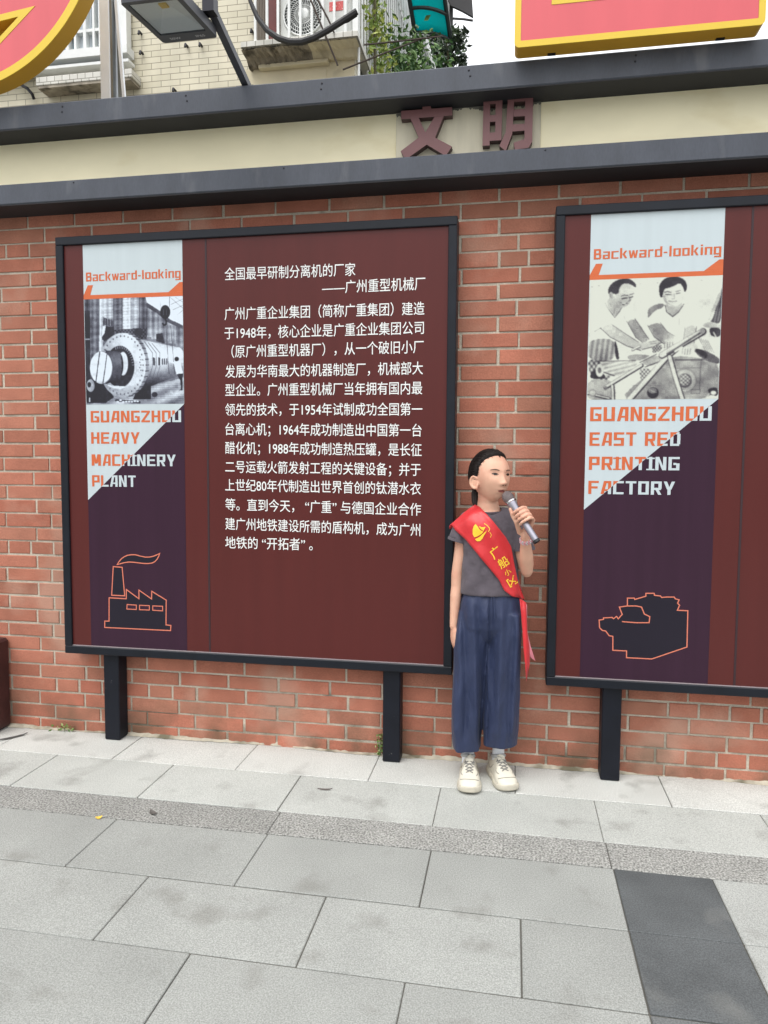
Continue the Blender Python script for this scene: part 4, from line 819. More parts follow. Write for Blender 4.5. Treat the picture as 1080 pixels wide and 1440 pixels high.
# green awning and dark sheet on the far side of the building
mAwn = mat('green_polycarbonate', srgb(20, 195, 185), rough=.35, var=.06, vscale=2, stain=(srgb(30, 120, 96), 2.5, .64, .5)); mDGrn = mat('dark_frame', srgb(46, 56, 56), rough=.5)
_n, _l = mAwn.node_tree.nodes, mAwn.node_tree.links; _tr = _n.new('ShaderNodeBsdfTranslucent'); _tr.inputs[0].default_value = (*srgb(30, 215, 218), 1); _ad = _n.new('ShaderNodeMixShader'); _ad.inputs[0].default_value = .7
_o = [q for q in _n if q.type == 'OUTPUT_MATERIAL'][0]; _l.new(_n['Principled BSDF'].outputs[0], _ad.inputs[1]); _l.new(_tr.outputs[0], _ad.inputs[2]); _l.new(_ad.outputs[0], _o.inputs[0])
t = thing('awning', at(600, 50, 8), 'bright green awning on a dark frame at the side of the building', 'awning')
b_ = MB(); rw = []
for i in range(9):
    s = i/8; l = at(565+s*(584-565), -70+s*(47+70), 7.4+.9*s); r = at(616+s*(634-616), -70+s*(58+70), 7.6+.9*s); bow = .10*math.sin(math.pi*s)
    rw.append([(l[0]+(r[0]-l[0])*u, l[1]+(r[1]-l[1])*u-bow-.08*math.sin(math.pi*u), l[2]+(r[2]-l[2])*u) for u in np.linspace(0, 1, 9)])
b_.loft(rw, cap=False, closed=False); o = b_.build('awning_sheet', mAwn, t, smooth=True); o.modifiers.new('s', 'SOLIDIFY').thickness = .008
b_ = MB()
for j in (0, 8): b_.tube([(r[j][0], r[j][1]-.02, r[j][2]) for r in rw], .035, 6)
for i in (4, 6, 8): b_.tube([(q[0], q[1]-.03, q[2]) for q in rw[i]], .028, 6)
b_.build('awning_frame', mDGrn, t)
b_ = MB(); P = [at(627, -40, 9), at(661, -40, 9), at(666, 29, 9.3), at(650, 20, 9.3), at(635, 13, 9.3), at(630, 0, 9.2)]; b_.prism([(p[0], p[2]) for p in P], lambda x, z, y: (x, y, z), 9.2, 9.25)
b_.tube([at(636, 26, 9.2), at(652, 27, 9.2), at(665, 29, 9.2)], .02, 6); b_.box(at(633, 0, 9.4)[0], at(637.5, 0, 9.4)[0], 9.3, 9.42, 6, 9.7)
tag(b_.build('canopy_sheet', mat('dark_roof_sheet', srgb(70, 68, 70), rough=.6)), 'dark grey canopy sheet beside the green awning', 'canopy')

# ------------------------------------------------------------------ plants
def leaf_mat(n, a, c):
    return [mat(n+'_leaf', srgb(*a), rough=.5, var=.3, vscale=30), mat(n+'_leaf_pale', srgb(*c), rough=.5, var=.25, vscale=30)]
mStem = mat('plant_stem', srgb(84, 80, 54), rough=.8)
def leaf(mb, p, L, wd, mi):
    d = Vector((random.gauss(0, 1), random.gauss(0, 1), random.gauss(-.2, .8))).normalized(); s = d.cross(Vector((random.gauss(0, 1), random.gauss(0, 1), random.gauss(0, 1)))).normalized(); n = d.cross(s)
    P = [p, p+d*L*.45+s*wd, p+d*L, p+d*L*.45-s*wd, p+d*L*.5-n*wd*.4]
    mb.add(P, [(0, 1, 4), (1, 2, 4), (2, 3, 4), (3, 0, 4)], mi)
def plant(name, label, cat, mats, spots, stems, L, n, group=None):
    t = thing(name, spots[0][0], label, cat, group); lf, st = MB(), MB()
    for k in range(n):
        c, r = random.choice(spots); c = Vector(c); q = c+Vector((random.gauss(0, r[0]), random.gauss(0, r[1]), random.gauss(0, r[2]))); leaf(lf, q, L*random.uniform(.6, 1.3), L*random.uniform(.2, .32), 0 if random.random() < .6 else 1)
    for P in stems: st.tube(P, [.018]*(len(P)-1)+[.006], 5)
    lf.build('foliage', mats, t, fix=False); st.build('stem', mStem, t); return t
sp = [(at(px, py, Y), (.05, .18, .2)) for px, py, Y in ((528, 8, 5.6), (532, 30, 5.7), (525, 46, 5.4), (536, 62, 5.8), (535, 84, 5.8), (540, 100, 5.8), (529, -20, 5.7), (545, 75, 6.2))]
plant('climbing_vine', 'yellow-green vine climbing the white side bars of the building', 'climbing plant', leaf_mat('vine', (122, 146, 62), (176, 186, 96)), sp, [[at(527, y, 5.5) for y in (120, 80, 40, 0, -40)]], .085, 420)
sp = [(at(px, py, Y), (.16, .25, .14)) for px, py, Y in ((560, 86, 6.9), (575, 92, 7.2), (590, 88, 7.5), (566, 76, 7), (585, 78, 7.4), (612, 94, 8), (556, 98, 6.8))]
plant('bushy_shrub', 'dense mid-green bush between the side bars and the white pole', 'shrub', leaf_mat('shrub', (62, 98, 50), (104, 136, 72)), sp, [[at(572, 112, 7.2), at(575, 80, 7.2), at(580, 60, 7.3)]], .10, 800)
sp = [(at(px, py, Y), (.13, .2, .15)) for px, py, Y in ((624, 80, 9.0), (636, 84, 9.1), (628, 92, 9.0), (616, 76, 8.9), (632, 72, 9.2))]
plant('trailing_plant', 'dark drooping plant with narrow leaves under the green awning', 'shrub', leaf_mat('trailing', (40, 58, 38), (78, 96, 66)), sp+[(at(642, 54, 8.6), (.06, .1, .06)), (at(650, 54, 8.6), (.05, .1, .03)), (at(645, 80, 8.7), (.06, .1, .08)), (at(592, 56, 8.9), (.18, .1, .03)), (at(612, 62, 8.9), (.14, .1, .03))], [[at(632, 105, 8.7), at(630, 80, 8.7), at(628, 60, 8.7)]], .12, 520)
b_ = MB(); b_.tube([at(597, 55, 7.9), at(609, 100, 7.9)], .05, 8); tag(b_.build('plant_pole', mWFrame, smooth=True), 'white pole leaning among the plants beside the building', 'pole')

def weed(loc, label, n, h, spread):
    t = thing('weed', loc, label, 'weed', 'weeds at the foot of the wall'); lf, st = MB(), MB()
    for k in range(n):
        q = Vector(loc)+Vector((random.gauss(0, spread), -abs(random.gauss(0, .008)), random.uniform(.004, h))); leaf(lf, q, random.uniform(.012, .024), random.uniform(.003, .006), random.choice((0, 1)))
    st.tube([Vector(loc), Vector(loc)+Vector((.004, -.006, h*.5)), Vector(loc)+Vector((-.003, -.008, h))], [.0015, .0012, .0006], 5)
    lf.build('foliage', mWeed, t, fix=False); st.build('stem', mStem, t)
mWeed = leaf_mat('weed', (96, 128, 62), (140, 150, 92))
weed((-.557, -.012, .002), 'small green weed beside the second post of the left notice board', 60, .10, .012)
weed((-2.10, -.014, .002), 'dry green weed at the wall foot left of the first post', 36, .028, .022)
def litter(name, px, py, label, cat, col, L, wd, rot):
    p = Vector(atz(px, py, .003)); mb = MB(); c, s = math.cos(rot), math.sin(rot); n = 7; top = []; bot = []
    for i in range(n):
        u = i/(n-1)-.5; ww = wd*math.sin(math.pi*(.06+.88*(i/(n-1)))); zc = .002+.006*(u*u)*4*random.uniform(.6, 1.2)
        for lst, sg in ((top, 1), (bot, -1)): lst.append((p.x+c*u*L-s*ww*sg, p.y+s*u*L+c*ww*sg, zc+.002*(sg > 0)))
    mid = [((a[0]+b[0])/2, (a[1]+b[1])/2, min(a[2], b[2])-.001) for a, b in zip(top, bot)]
    mb.loft([top, mid, bot], cap=False, closed=False); o = mb.build(name, mat(name+'_skin', srgb(*col), rough=.7, var=.2, vscale=80)); o.modifiers.new('s', 'SOLIDIFY').thickness = .0012; tag(o, label, cat)
litter('fallen_leaf', 139, 1150, 'small yellow leaf on the paving near the rough kerb strip', 'leaf', (214, 178, 74), .024, .008, .5)
litter('fallen_leaf', 215, 1143, 'dark curled leaf on the rough kerb strip', 'leaf', (84, 80, 76), .04, .010, -.6)
litter('fallen_twig', 457, 1110, 'dark twig lying on the pale slabs below the left board', 'twig', (88, 80, 76), .06, .004, .15)
litter('fallen_twig', 18, 1037, 'long dark twig on the paving beside the maroon plinth', 'twig', (70, 68, 66), .13, .009, .9)

# ------------------------------------------------------------------ the girl
mSkin = mat('skin', srgb(211, 165, 141), rough=.5, spec=.35, var=.06, vscale=22, sss=.08, stain=(srgb(196, 128, 108), 17, .48, .28))
mHair = mat('black_hair', srgb(45, 37, 35), rough=.55, spec=.35, var=.3, vscale=60, tscale=(1, 1, 6), bump=.4, bscale=160)
mShirt = mat('grey_cotton', srgb(84, 77, 84), rough=.9, var=.08, vscale=18, bump=.55, bscale=13, bdist=.022, sheen=.1)
mTrs = mat('blue_cotton', srgb(34, 45, 76), rough=.6, var=.06, vscale=9, tscale=(2.2, 2.2, .75), bump=.6, bscale=9, bdist=.022, sheen=.05)
mSash = mat('red_satin', srgb(196, 34, 40), rough=.4, spec=.5, var=.06, vscale=10, sheen=.15, bump=.4, bscale=14, bdist=.012)
mPink = mat('pink_satin_back', srgb(232, 138, 150), rough=.45)
mGold = mat('yellow_print', srgb(240, 196, 52), rough=.5)
mShoe = mat('cream_leather', srgb(206, 201, 186), rough=.55, var=.06, vscale=20, bump=.12, bscale=140)
mSole = mat('white_rubber', srgb(192, 186, 170), rough=.6, var=.1, vscale=30)
mSock = mat('white_sock', srgb(226, 228, 232), rough=.9, bump=.4, bscale=200)
mLace = mat('grey_lace', srgb(128, 126, 122), rough=.8)
mPad = mat('grey_lining', srgb(168, 168, 166), rough=.9)
mLip = mat('lips', srgb(168, 92, 84), rough=.45); mBrow = mat('eyebrow', srgb(92, 68, 58), rough=.8); mEyeW = mat('eye_white', srgb(150, 122, 106), rough=.3); mIris = mat('dark_iris', srgb(24, 16, 14), rough=.15); mLash = mat('lash_line', srgb(34, 24, 22), rough=.7); mNost = mat('nostril', srgb(88, 48, 40), rough=.8)
girl = thing('person', (-.09, -.18, 0), 'girl in grey shirt, blue trousers and red sash, speaking into a microphone', 'person')

th = math.radians(39); pt = math.radians(3)
HF = Vector((math.sin(th)*math.cos(pt), -math.cos(th)*math.cos(pt), math.sin(pt))); HX = Vector((math.cos(th), math.sin(th), 0)); HU = HF.cross(HX)
_tilt = math.radians(-2); HX, HU = HX*math.cos(_tilt)+HU*math.sin(_tilt), HU*math.cos(_tilt)-HX*math.sin(_tilt)
HC = Vector((-.0865, -.19, 1.2475))
def H2W(P): P = np.asarray(P, float); return P[..., 0:1]*np.array(HX)+P[..., 1:2]*np.array(HF)+P[..., 2:3]*np.array(HU)+np.array(HC)
def head_base(d):
    """unit directions -> bare head surface in head space (x her left, y forward, z up)"""
    x, y, z = d[..., 0], d[..., 1], d[..., 2]
    X = .0715*x; Y = np.where(y > 0, .082*np.sign(y)*np.abs(y)**.86, .092*y); Z = np.where(z > 0, .0965, .1060)*z
    t = np.clip(-z, 0, 1); X = X*(1-.30*t**1.6)
    X = X*(1-.10*np.clip(y, 0, 1)**2*np.clip(.4-z, 0, 1))
    back = np.clip(-y, 0, 1)*np.clip(-z-.15, 0, 1); Y = Y+.055*back
    Y = Y+.006*t*(y > 0)*y
    Z = Z+.004*np.clip(z, 0, 1)*(-y)
    return np.stack([X, Y-.004, Z], -1)
def feat(P, d):
    x, z = P[..., 0], P[..., 2]; fw = np.clip(d[..., 1], 0, 1)**.5
    g_ = lambda cx, cz, sx, sz, a: a*np.exp(-((x-cx)/sx)**2/2-((z-cz)/sz)**2/2)
    D = 0
    for s in (-1, 1):
        D = D+g_(s*.031, .002, .014, .010, -.0085)+g_(s*.031, -.0005, .010, .005, .0035)+g_(s*.030, .018, .016, .006, .0022)+g_(s*.038, -.030, .018, .018, .004)+g_(s*.0105, -.0365, .0052, .005, .0065)
    D = D+g_(0, -.004, .007, .016, .0032)+g_(0, -.022, .008, .010, .0052)+g_(0, -.0335, .0092, .0078, .0122)
    D = D+g_(0, -.057, .024, .014, .004)+g_(0, -.0575, .014, .0042, .0042)+g_(0, -.0675, .012, .005, .0045)+g_(0, -.0625, .018, .0016, -.0030)+g_(0, -.0765, .014, .004, -.002)+g_(0, -.089, .015, .010, .005)
    P = P.copy(); P[..., 1] += D*fw; return P
def sph(n, m):
    A = (np.arange(m)+.5)/m*math.pi; B = np.arange(n)/n*2*math.pi; A, B = np.meshgrid(A, B, indexing='ij')
    return np.stack([np.sin(A)*np.cos(B), np.sin(A)*np.sin(B), -np.cos(A)], -1)
dirs = sph(128, 96)
body = MB()
body.loft(H2W(feat(head_base(dirs), dirs)).tolist())
# ears
for s in (-1, 1):
    R_ = Matrix.Rotation(math.radians(28*s), 3, 'Z') @ Matrix.Rotation(math.radians(12), 3, 'X')
    mb = MB(); 
    rim = []
    for k in range(15):
        a = math.radians(-150+k*300/14)*-1; rr = 1 if k < 9 else .92
        rim.append(R_ @ Vector((0, -.0165*math.cos(a)*rr-.001, .0235*math.sin(a))) + Vector((s*.0770, -.004, -.030)))
    body.tube([tuple(H2W([tuple(q)])[0]) for q in rim], [.0036]+[.0048]*13+[.0038], 8, round_ends=True)
    mb.sphere((0, 0, 0), (.0035, .0145, .0215), 16, 10, R=R_); body.loft([[tuple(H2W([(q[0]+s*.0735, q[1]-.004, q[2]-.031)])[0]) for q in mb.v[i*16:(i+1)*16]] for i in range(11)])
    lob = H2W([(s*.0725, .004, -.052)])[0]; body.sphere(tuple(lob), .0060, 10, 8)
    body.tube([tuple(H2W([(s*.055, .002, -.034)])[0]), tuple(H2W([(s*.071, .000, -.034)])[0])], [.014, .010], 12)
# neck, trunk (inside the clothes), limbs
nb = H2W([(0, -.012, -.05)])[0]
body.tube([(nb[0], nb[1], nb[2]+.02), nb, (-.097, -.172, 1.145), (-.096, -.168, 1.115), (-.094, -.165, 1.08)], [.040, .042, .0405, .046, .062], 24)
TC = Vector((-.085, -.165, 0)); ty = math.radians(10)
def ering(cx, cy, z, rx, ry, n=48, yaw=ty, mod=None, tiltx=0):
    out = []
    for j in range(n):
        a = 2*math.pi*j/n; k = 1+(mod(a, z) if mod else 0); x, y = rx*k*math.copysign(abs(math.cos(a))**.86, math.cos(a)), ry*k*math.copysign(abs(math.sin(a))**.86, math.sin(a))
        out.append((cx+x*math.cos(yaw)-y*math.sin(yaw), cy+x*math.sin(yaw)+y*math.cos(yaw), z+tiltx*x))
    return out
body.loft([ering(-.088, -.165, z, rx, ry) for z, rx, ry in ((.66, .06, .035), (.70, .09, .055), (.75, .10, .06), (.82, .092, .06), (.95, .094, .06), (1.04, .098, .058), (1.08, .085, .05), (1.10, .05, .04))])
SHR, ELR, WRR = Vector((-.190, -.172, 1.045)), Vector((-.216, -.178, .826)), Vector((-.2265, -.20, .636))
body.tube([SHR+Vector((.03, 0, .01)), SHR, SHR.lerp(ELR, .5), ELR+Vector((0, 0, .02)), ELR-Vector((0, 0, .03)), ELR.lerp(WRR, .35), ELR.lerp(WRR, .7), WRR], [.034, .032, .0265, .0235, .0235, .0228, .0185, .0150], 18, round_ends=True)
SHL, ELL, WRL = Vector((.012, -.170, 1.05)), Vector((.060, -.190, .872)), Vector((.050, -.285, 1.022))
body.tube([SHL-Vector((.03, 0, 0)), SHL, SHL.lerp(ELL, .5), SHL.lerp(ELL, .86), ELL+Vector((0, -.004, .004))], [.034, .034, .031, .0275, .0255], 18, round_ends=True)
body.tube([ELL+Vector((0, 0, -.002)), ELL.lerp(WRL, .18), ELL.lerp(WRL, .4), ELL.lerp(WRL, .7), WRL], [.0245, .0275, .0275, .0215, .0165], 18, round_ends=True)
for hip, knee, ank, toe in (((-.135, -.160, .66), (-.155, -.175, .38), (-.163, -.150, .085), (-.155, -.265, .03)), ((-.03, -.165, .66), (-.035, -.172, .38), (-.040, -.128, .085), (-.002, -.235, .03))):
    body.tube([hip, knee, (ank[0], ank[1], .16), ank, (ank[0], ank[1]-.005, .05)], [.048, .038, .022, .021, .022], 16, round_ends=True)
    body.tube([(ank[0], ank[1]+.02, .035), ((ank[0]+toe[0])/2, (ank[1]+toe[1])/2, .038), toe], [.026, .028, .022], 12, round_ends=True)
# hanging hand
def finger(pts, r0, r1): n = len(pts); body.tube(pts, [r0+(r1-r0)*i/(n-1) for i in range(n)], 10, round_ends=True)
wv = Vector((.62, -.78, 0)).normalized(); nv = Vector((.78, .62, 0))         # across the palm, and the way the palm faces
dn = Vector((.10, -.05, -1)).normalized(); W0 = WRR+Vector((0, 0, .005))
body.tube([W0, W0+dn*.025, W0+dn*.048, W0+dn*.066], [.0150, .0205, .0235, .0222], 16, flat=.52, ref=tuple(nv), round_ends=True)
for i, (o_, L) in enumerate(((.0172, .054), (.0058, .061), (-.0058, .057), (-.0166, .045))):
    b0 = W0+dn*.062+wv*o_; c1 = dn+nv*.12; c2 = dn+nv*.42; c3 = dn+nv*.75
    p1 = b0+c1.normalized()*L*.45; p2 = p1+c2.normalized()*L*.32; finger([b0, p1, p2, p2+c3.normalized()*L*.22], .0066, .0052)
t0 = W0+dn*.018+wv*.014+nv*.003; finger([t0, t0+dn*.022+wv*.012+nv*.006, t0+dn*.044+wv*.014+nv*.010, t0+dn*.060+wv*.012+nv*.012], .0085, .0058)
# microphone axis and the hand closed round it
MH, MT = Vector((-.018, -.292, 1.166)), Vector((.088, -.352, 1.010)); ma = (MT-MH).normalized(); GC = MH+ma*.092
cd = (Vector((0, -CD, CH))-GC).normalized(); e1 = (cd-ma*cd.dot(ma)).normalized(); e2 = ma.cross(e1)
if e2.x < 0: e2 = -e2
arc = lambda c, r, ph: c+(e2*math.cos(math.radians(ph))+e1*math.sin(math.radians(ph)))*r
for i in range(4):
    c = GC+ma*((i-1.5)*.0162+.002)
    mcp, pip, dip, tp_ = arc(c+ma*.006, .0345, -22), arc(c, .0335, 42), arc(c-ma*.001, .0238, 112), arc(c-ma*.001, .0205, 160+(-8 if i == 3 else 0))
    finger([mcp, arc(c+ma*.003, .0345, 10), pip, arc(c, .0275, 80), dip, tp_], .0076 if i < 3 else .0068, .0060 if i < 3 else .0054)
    body.tube([WRL+Vector((0, 0, -.004)), (WRL+mcp)/2-e1*.012+e2*.003*(1.5-i), mcp], [.0135, .0125, .0088], 10, round_ends=True)
tb = WRL+ma*-.022-e1*.002-e2*.012
finger([WRL, tb, GC-e2*.0235+ma*.006-e1*.004, GC-e2*.0225-ma*.022+e1*.003, GC-e2*.017-ma*.045+e1*.010], .0125, .0062)
person_body = remesh(body, 'body', mSkin, girl, .0023, smooth=3, fac=.4)
bvB = bvh_of(person_body)

# face details laid on the skin
def on_face(x, z, lift=.0006):
    o = Vector(H2W([(x, .2, z)])[0]); hit = bvB.ray_cast(o, -HF, .4)
    return (hit[0]+hit[1]*lift) if hit[0] is not None else Vector(H2W([(x, .08, z)])[0])
def patch(name, poly, m, lift, n=8):
    """fan of rings from the middle of a small outline to its edge, lying on the face"""
    P = np.array(poly); c = P.mean(0); mb = MB(); rings = [[on_face(*(c+(q-c)*k/n), lift) for q in P] for k in range(1, n+1)]
    mb.loft(rings, cap=False); mb.add([on_face(*c, lift)]+rings[0], [(0, i+1, (i+1) % len(P)+1) for i in range(len(P))]); return mb.build(name, m, girl, smooth=True, fix=False)
def almond(cx, cz, w_, hu, hd, slant, n=28):
    P = []
    for k in range(n):
        a = 2*math.pi*k/n; x = w_*math.cos(a); y = (hu if math.sin(a) > 0 else hd)*math.sin(a)*(1-.35*abs(math.cos(a))**3); P.append((cx+x, cz+y+slant*x))
    return P
for s in (-1, 1):
    cx = s*.0305
    patch('eye', almond(cx, .0005, .0114, .0041, .0034, .10*s), mEyeW, .0006)
    patch('iris', [(cx+.0004+.0060*math.cos(a), .0008+min(.0039, max(-.0033, .0060*math.sin(a)))) for a in np.linspace(0, 2*math.pi, 22, False)], mIris, .0011, 4)
    mb = MB(); U = [on_face(cx+x, .0005+.0045*max(0, 1-(x/.0118)**2)**.8+.10*s*x+.0004, .0010) for x in np.linspace(-.0117, .0117, 12)]; mb.tube(U, [.0007]+[.0013]*10+[.0010], 5); mb.build('eyelash', mLash, girl, smooth=True)
    br = []
    xs = np.linspace(-.0145, .0165, 12)
    up = [(cx+s*x, 0.0165+.0032*(1-((x-.004)/.018)**2)+.0016*(1-abs(x)/.02)) for x in xs]; lo_ = [(cx+s*x, .0152+.0026*(1-((x-.004)/.018)**2)-.0006) for x in xs[::-1]]
    patch('eyebrow', up+lo_, mBrow, .0007, 3)
    patch('nostril', [(s*.0058+.0032*math.cos(a), -.0412+.0018*math.sin(a)) for a in np.linspace(0, 2*math.pi, 12, False)], mNost, .0004, 2)
mw = .0165
patch('lips', [(x, -.0625+.0040*max(0, 1-(x/mw)**2)**.6+.0006*math.cos(x*500)*(abs(x) < .008)) for x in np.linspace(-mw, mw, 16)]+[(x, -.0625-.0062*max(0, 1-(x/mw)**2)**.6) for x in np.linspace(mw, -mw, 16)[1:-1]], mLip, .0005, 4)
mb = MB(); mb.tube([on_face(x, -.0625+.0007*math.cos(x*300), .0008) for x in np.linspace(-.0155, .0155, 10)], [.0005]+[.0012]*8+[.0005], 5); mb.build('mouth_line', mLash, girl, smooth=True)

# hair: combed back from the forehead, low ponytail
d2 = sph(220, 150); P = head_base(d2); n_ = P/np.linalg.norm(P, axis=-1, keepdims=True)
zc, yc, xc = P[..., 2], P[..., 1], P[..., 0]
yb = np.interp(zc, [-.088, -.066, -.052, -.034, -.020, .028, .048, .062, .074, .082, .090], [-.085, -.045, -.026, .012, .020, .025, .034, .046, .062, .078, .2])
mk = smoothstep(-.006, .008, yb-yc+.0012*np.sin(xc*300+zc*210)+.0008*np.sin(xc*900-zc*500))*smoothstep(-.088, -.070, zc)
strand = .0011*np.sin(np.arctan2(xc, zc+.02)*60+yc*40)+.0010*np.sin(np.arctan2(xc, zc+.02)*131+yc*90)
thick = -.006+.0145*smoothstep(.0, .030, yb-yc)+.001*smoothstep(.0, -.07, yc)
P2 = P+n_*(-.009+mk*(.009+thick))[..., None]+n_*(strand*mk*smoothstep(.0, .03, yb-yc))[..., None]
hb = MB(); hb.loft(H2W(P2).tolist())
def scalp(dv, lift):
    q = head_base(np.array(dv)); return tuple(H2W([tuple(q*(1+lift/np.linalg.norm(q)))])[0])
fl_ = MB()
for k in range(150):                                # loose strands along the hairline, combed back
    sg = random.choice((-1, 1)); el = random.uniform(.0, .90); z0_ = el*.1; yy = np.interp(z0_, [-.02, .028, .048, .062, .074, .082, .090], [.020, .025, .034, .046, .062, .076, .082])+random.uniform(-.012, -.001)
    zz0 = min(z0_/.0965, .97); y0_ = min(max(yy, 0)/.082, 1)**(1/.86); x0_ = math.sqrt(max(1-zz0*zz0-y0_*y0_, .0)); d0 = Vector((sg*x0_, y0_, zz0)).normalized(); d1 = Vector((sg*.35, -.9, .25)).normalized()
    fl_.tube([scalp(tuple(d0.slerp(d1, t_)), .001+.0085*min(1, t_*4)+random.uniform(0, .0012)) for t_ in (0, .06, .14, .25, .4)], [.0004, .0008, .0009, .0008, .0003], 4); hr = hb.build('hair', mHair, girl, smooth=60); fl_.build('hair_strands', mHair, hr, smooth=True)
pb = MB(); rootp = np.array([(0.002, -.084, -.030), (-.002, -.094, -.046), (-.010, -.088, -.070), (-.016, -.078, -.096), (-.018, -.070, -.120), (-.018, -.070, -.140)])
for k in range(34):
    a = random.uniform(0, 6.28); r_ = math.sqrt(random.random())*.014; sc_ = [.55, .7, 1.0, 1.0, .8, .35]
    pb.tube([tuple(H2W([(q[0]+r_*math.cos(a)*f_, q[1]+r_*math.sin(a)*f_*.8, q[2]+random.uniform(-.004, .004))])[0]) for q, f_ in zip(rootp, sc_)], [.0045, .005, .005, .0045, .0038, .0012], 6)
pb.build('ponytail', mHair, girl, smooth=True)
pb = MB(); c = rootp[1]; pb.tube([tuple(H2W([(c[0]+.0165*math.cos(a), c[1]+.006*math.sin(a), c[2]+.0145*math.sin(a))])[0]) for a in np.linspace(0, 2*math.pi, 20)], .0035, 6); pb.build('hair_tie', mIris, girl, smooth=True)

# shirt
from mathutils import noise as mnoise
def cloth(a1, f1, a2, f2, extra=None):
    def fn(c):
        c = np.array(c, float); n1 = np.array([mnoise.noise((q[0]*f1[0]+3, q[1]*f1[1], q[2]*f1[2]+q[0]*9)) for q in c]); n2 = np.array([mnoise.noise((q[0]*f2[0]-5, q[1]*f2[1], q[2]*f2[2]-q[0]*14)) for q in c])
        c[:, 1] += (1-np.abs(n1)*3)*a1*.5+n2*a2; c[:, 0] += n2*a2*.5
        return extra(c) if extra else c
    return fn
sb = MB()
wr = lambda a, z: .018*math.sin(3*a+z*14)+.010*math.sin(7*a-z*31)
sb.loft([ering(cx, cy, z, rx, ry, mod=wr) for z, cx, cy, rx, ry in ((.772, -.083, -.165, .120, .088), (.778, -.083, -.165, .1215, .089), (.80, -.083, -.166, .119, .087), (.86, -.084, -.167, .114, .083), (.93, -.086, -.168, .111, .081), (1.0, -.089, -.168, .113, .080), (1.045, -.091, -.167, .117, .076), (1.075, -.092, -.166, .112, .067), (1.094, -.094, -.166, .092, .060), (1.104, -.096, -.167, .074, .056), (1.100, -.096, -.168, .060, .048), (1.09, -.096, -.168, .03, .03))])
sb.tube([(-.13, -.168, 1.075), (-.172, -.172, 1.062), (-.200, -.175, 1.020), (-.212, -.178, .985)], [.046, .044, .041, .042], 22)
sb.tube([(-.05, -.168, 1.078), (-.010, -.168, 1.072), (.028, -.172, 1.035), (.042, -.178, .985), (.046, -.18, .958)], [.046, .046, .044, .042, .043], 22)
shirt = remesh(sb, 'shirt', mShirt, girl, .0042, smooth=6, fac=.5, fn=cloth(.0095, (15, 15, 8), .0042, (30, 30, 18)))
cb = MB()
nk = [(-.096+.063*math.cos(a), -.169+.051*math.sin(a), 1.107+.009*math.sin(a)) for a in np.linspace(0, 2*math.pi, 33)]; cb.tube(nk, .0055, 8)
cb.build('collar', mat('ribbed_collar', srgb(72, 64, 72), rough=.9), shirt, smooth=True)
for P, r in (([(-.2105, -.1778, .990), (-.2135, -.1783, .979)], .0435), ([(.0455, -.1798, .963), (.0468, -.1803, .951)], .0445)):
    cf = MB(); cf.tube([P[0], tuple((np.array(P[0])+P[1])/2), P[1]], [r, r+.001, r], 24); cf.build('cuff', mShirt, shirt, smooth=True)

# trousers
tb_ = MB()
gat = lambda a, z: .022*math.sin(15*a)*smoothstep(.70, .80, np.array(z)).item()+.03*math.sin(5*a+1)
tb_.loft([ering(-.084, cy, z, rx, ry, mod=gat) for z, cy, rx, ry in ((.81, -.165, .100, .070), (.795, -.165, .106, .075), (.775, -.165, .112, .080), (.74, -.166, .121, .087), (.69, -.167, .127, .092), (.64, -.168, .124, .088), (.60, -.168, .100, .068), (.575, -.168, .06, .04))])
def legring(cx, cy, z, rx, ry, s):
    low = float(smoothstep(.62, .25, np.array(z)))
    f = lambda a, zz: (.02+.05*low)*math.sin(2*a+.8*s+zz*3)+(.012+.045*low)*math.sin(5*a+s*1.3+zz*6)+.02*low*math.sin(9*a+zz*13)
    return ering(cx, cy, z, rx, ry, 64, ty*.6, f)
for s, st in ((-1, ((.70, -.143, -.167, .066, .080), (.62, -.149, -.168, .071, .084), (.54, -.156, -.170, .069, .080), (.45, -.162, -.172, .066, .077), (.36, -.167, -.174, .065, .076), (.28, -.170, -.173, .064, .075), (.22, -.171, -.171, .063, .074), (.17, -.170, -.168, .061, .071), (.146, -.169, -.167, .060, .069), (.130, -.168, -.166, .060, .069))),
              (1, ((.70, -.026, -.166, .064, .080), (.62, -.024, -.167, .069, .083), (.54, -.026, -.168, .068, .080), (.45, -.029, -.170, .067, .077), (.36, -.031, -.171, .067, .076), (.28, -.033, -.169, .066, .074), (.22, -.034, -.165, .065, .073), (.18, -.035, -.160, .063, .070), (.165, -.035, -.158, .0625, .069), (.149, -.035, -.157, .0625, .068)))):
    tb_.loft([legring(cx, cy, z, rx, ry, s) for z, cx, cy, rx, ry in st])
def crease(c):
    z = c[:, 2]; k = smoothstep(.13, .25, z)*smoothstep(.80, .66, z); x = c[:, 0]+.085
    leg = np.sign(x); u = np.abs(x)
    d = .0095*np.sin(u*95+leg*.9+1.1*np.sin(z*7+leg))+.0022*np.sin(u*210+2*np.sin(z*5))+0.0034*np.sin(z*26+u*30+leg*2)*np.exp(-((z-.40)/.12)**2)
    c = c.copy(); c[:, 1] += d*k; return c
trs = remesh(tb_, 'trousers', mTrs, girl, .0045, smooth=7, fac=.5, fn=cloth(.0075, (12, 12, 4), .0042, (20, 20, 13), crease))
wb = MB(); wb.tube([(-.084+.109*math.cos(a)*1.02, -.165+.079*math.sin(a), .800) for a in np.linspace(0, 2*math.pi, 49)], .006, 6); wb.build('waistband', mTrs, trs, smooth=True)
ds = MB()
for dx in (-.004, .004): ds.tube([(-.070+dx, -.249, .775), (-.069+dx*1.5, -.262, .745), (-.068+dx*1.8, -.266, .69)], .0016, 5)
ds.build('drawstring', mTrs, trs, smooth=True)

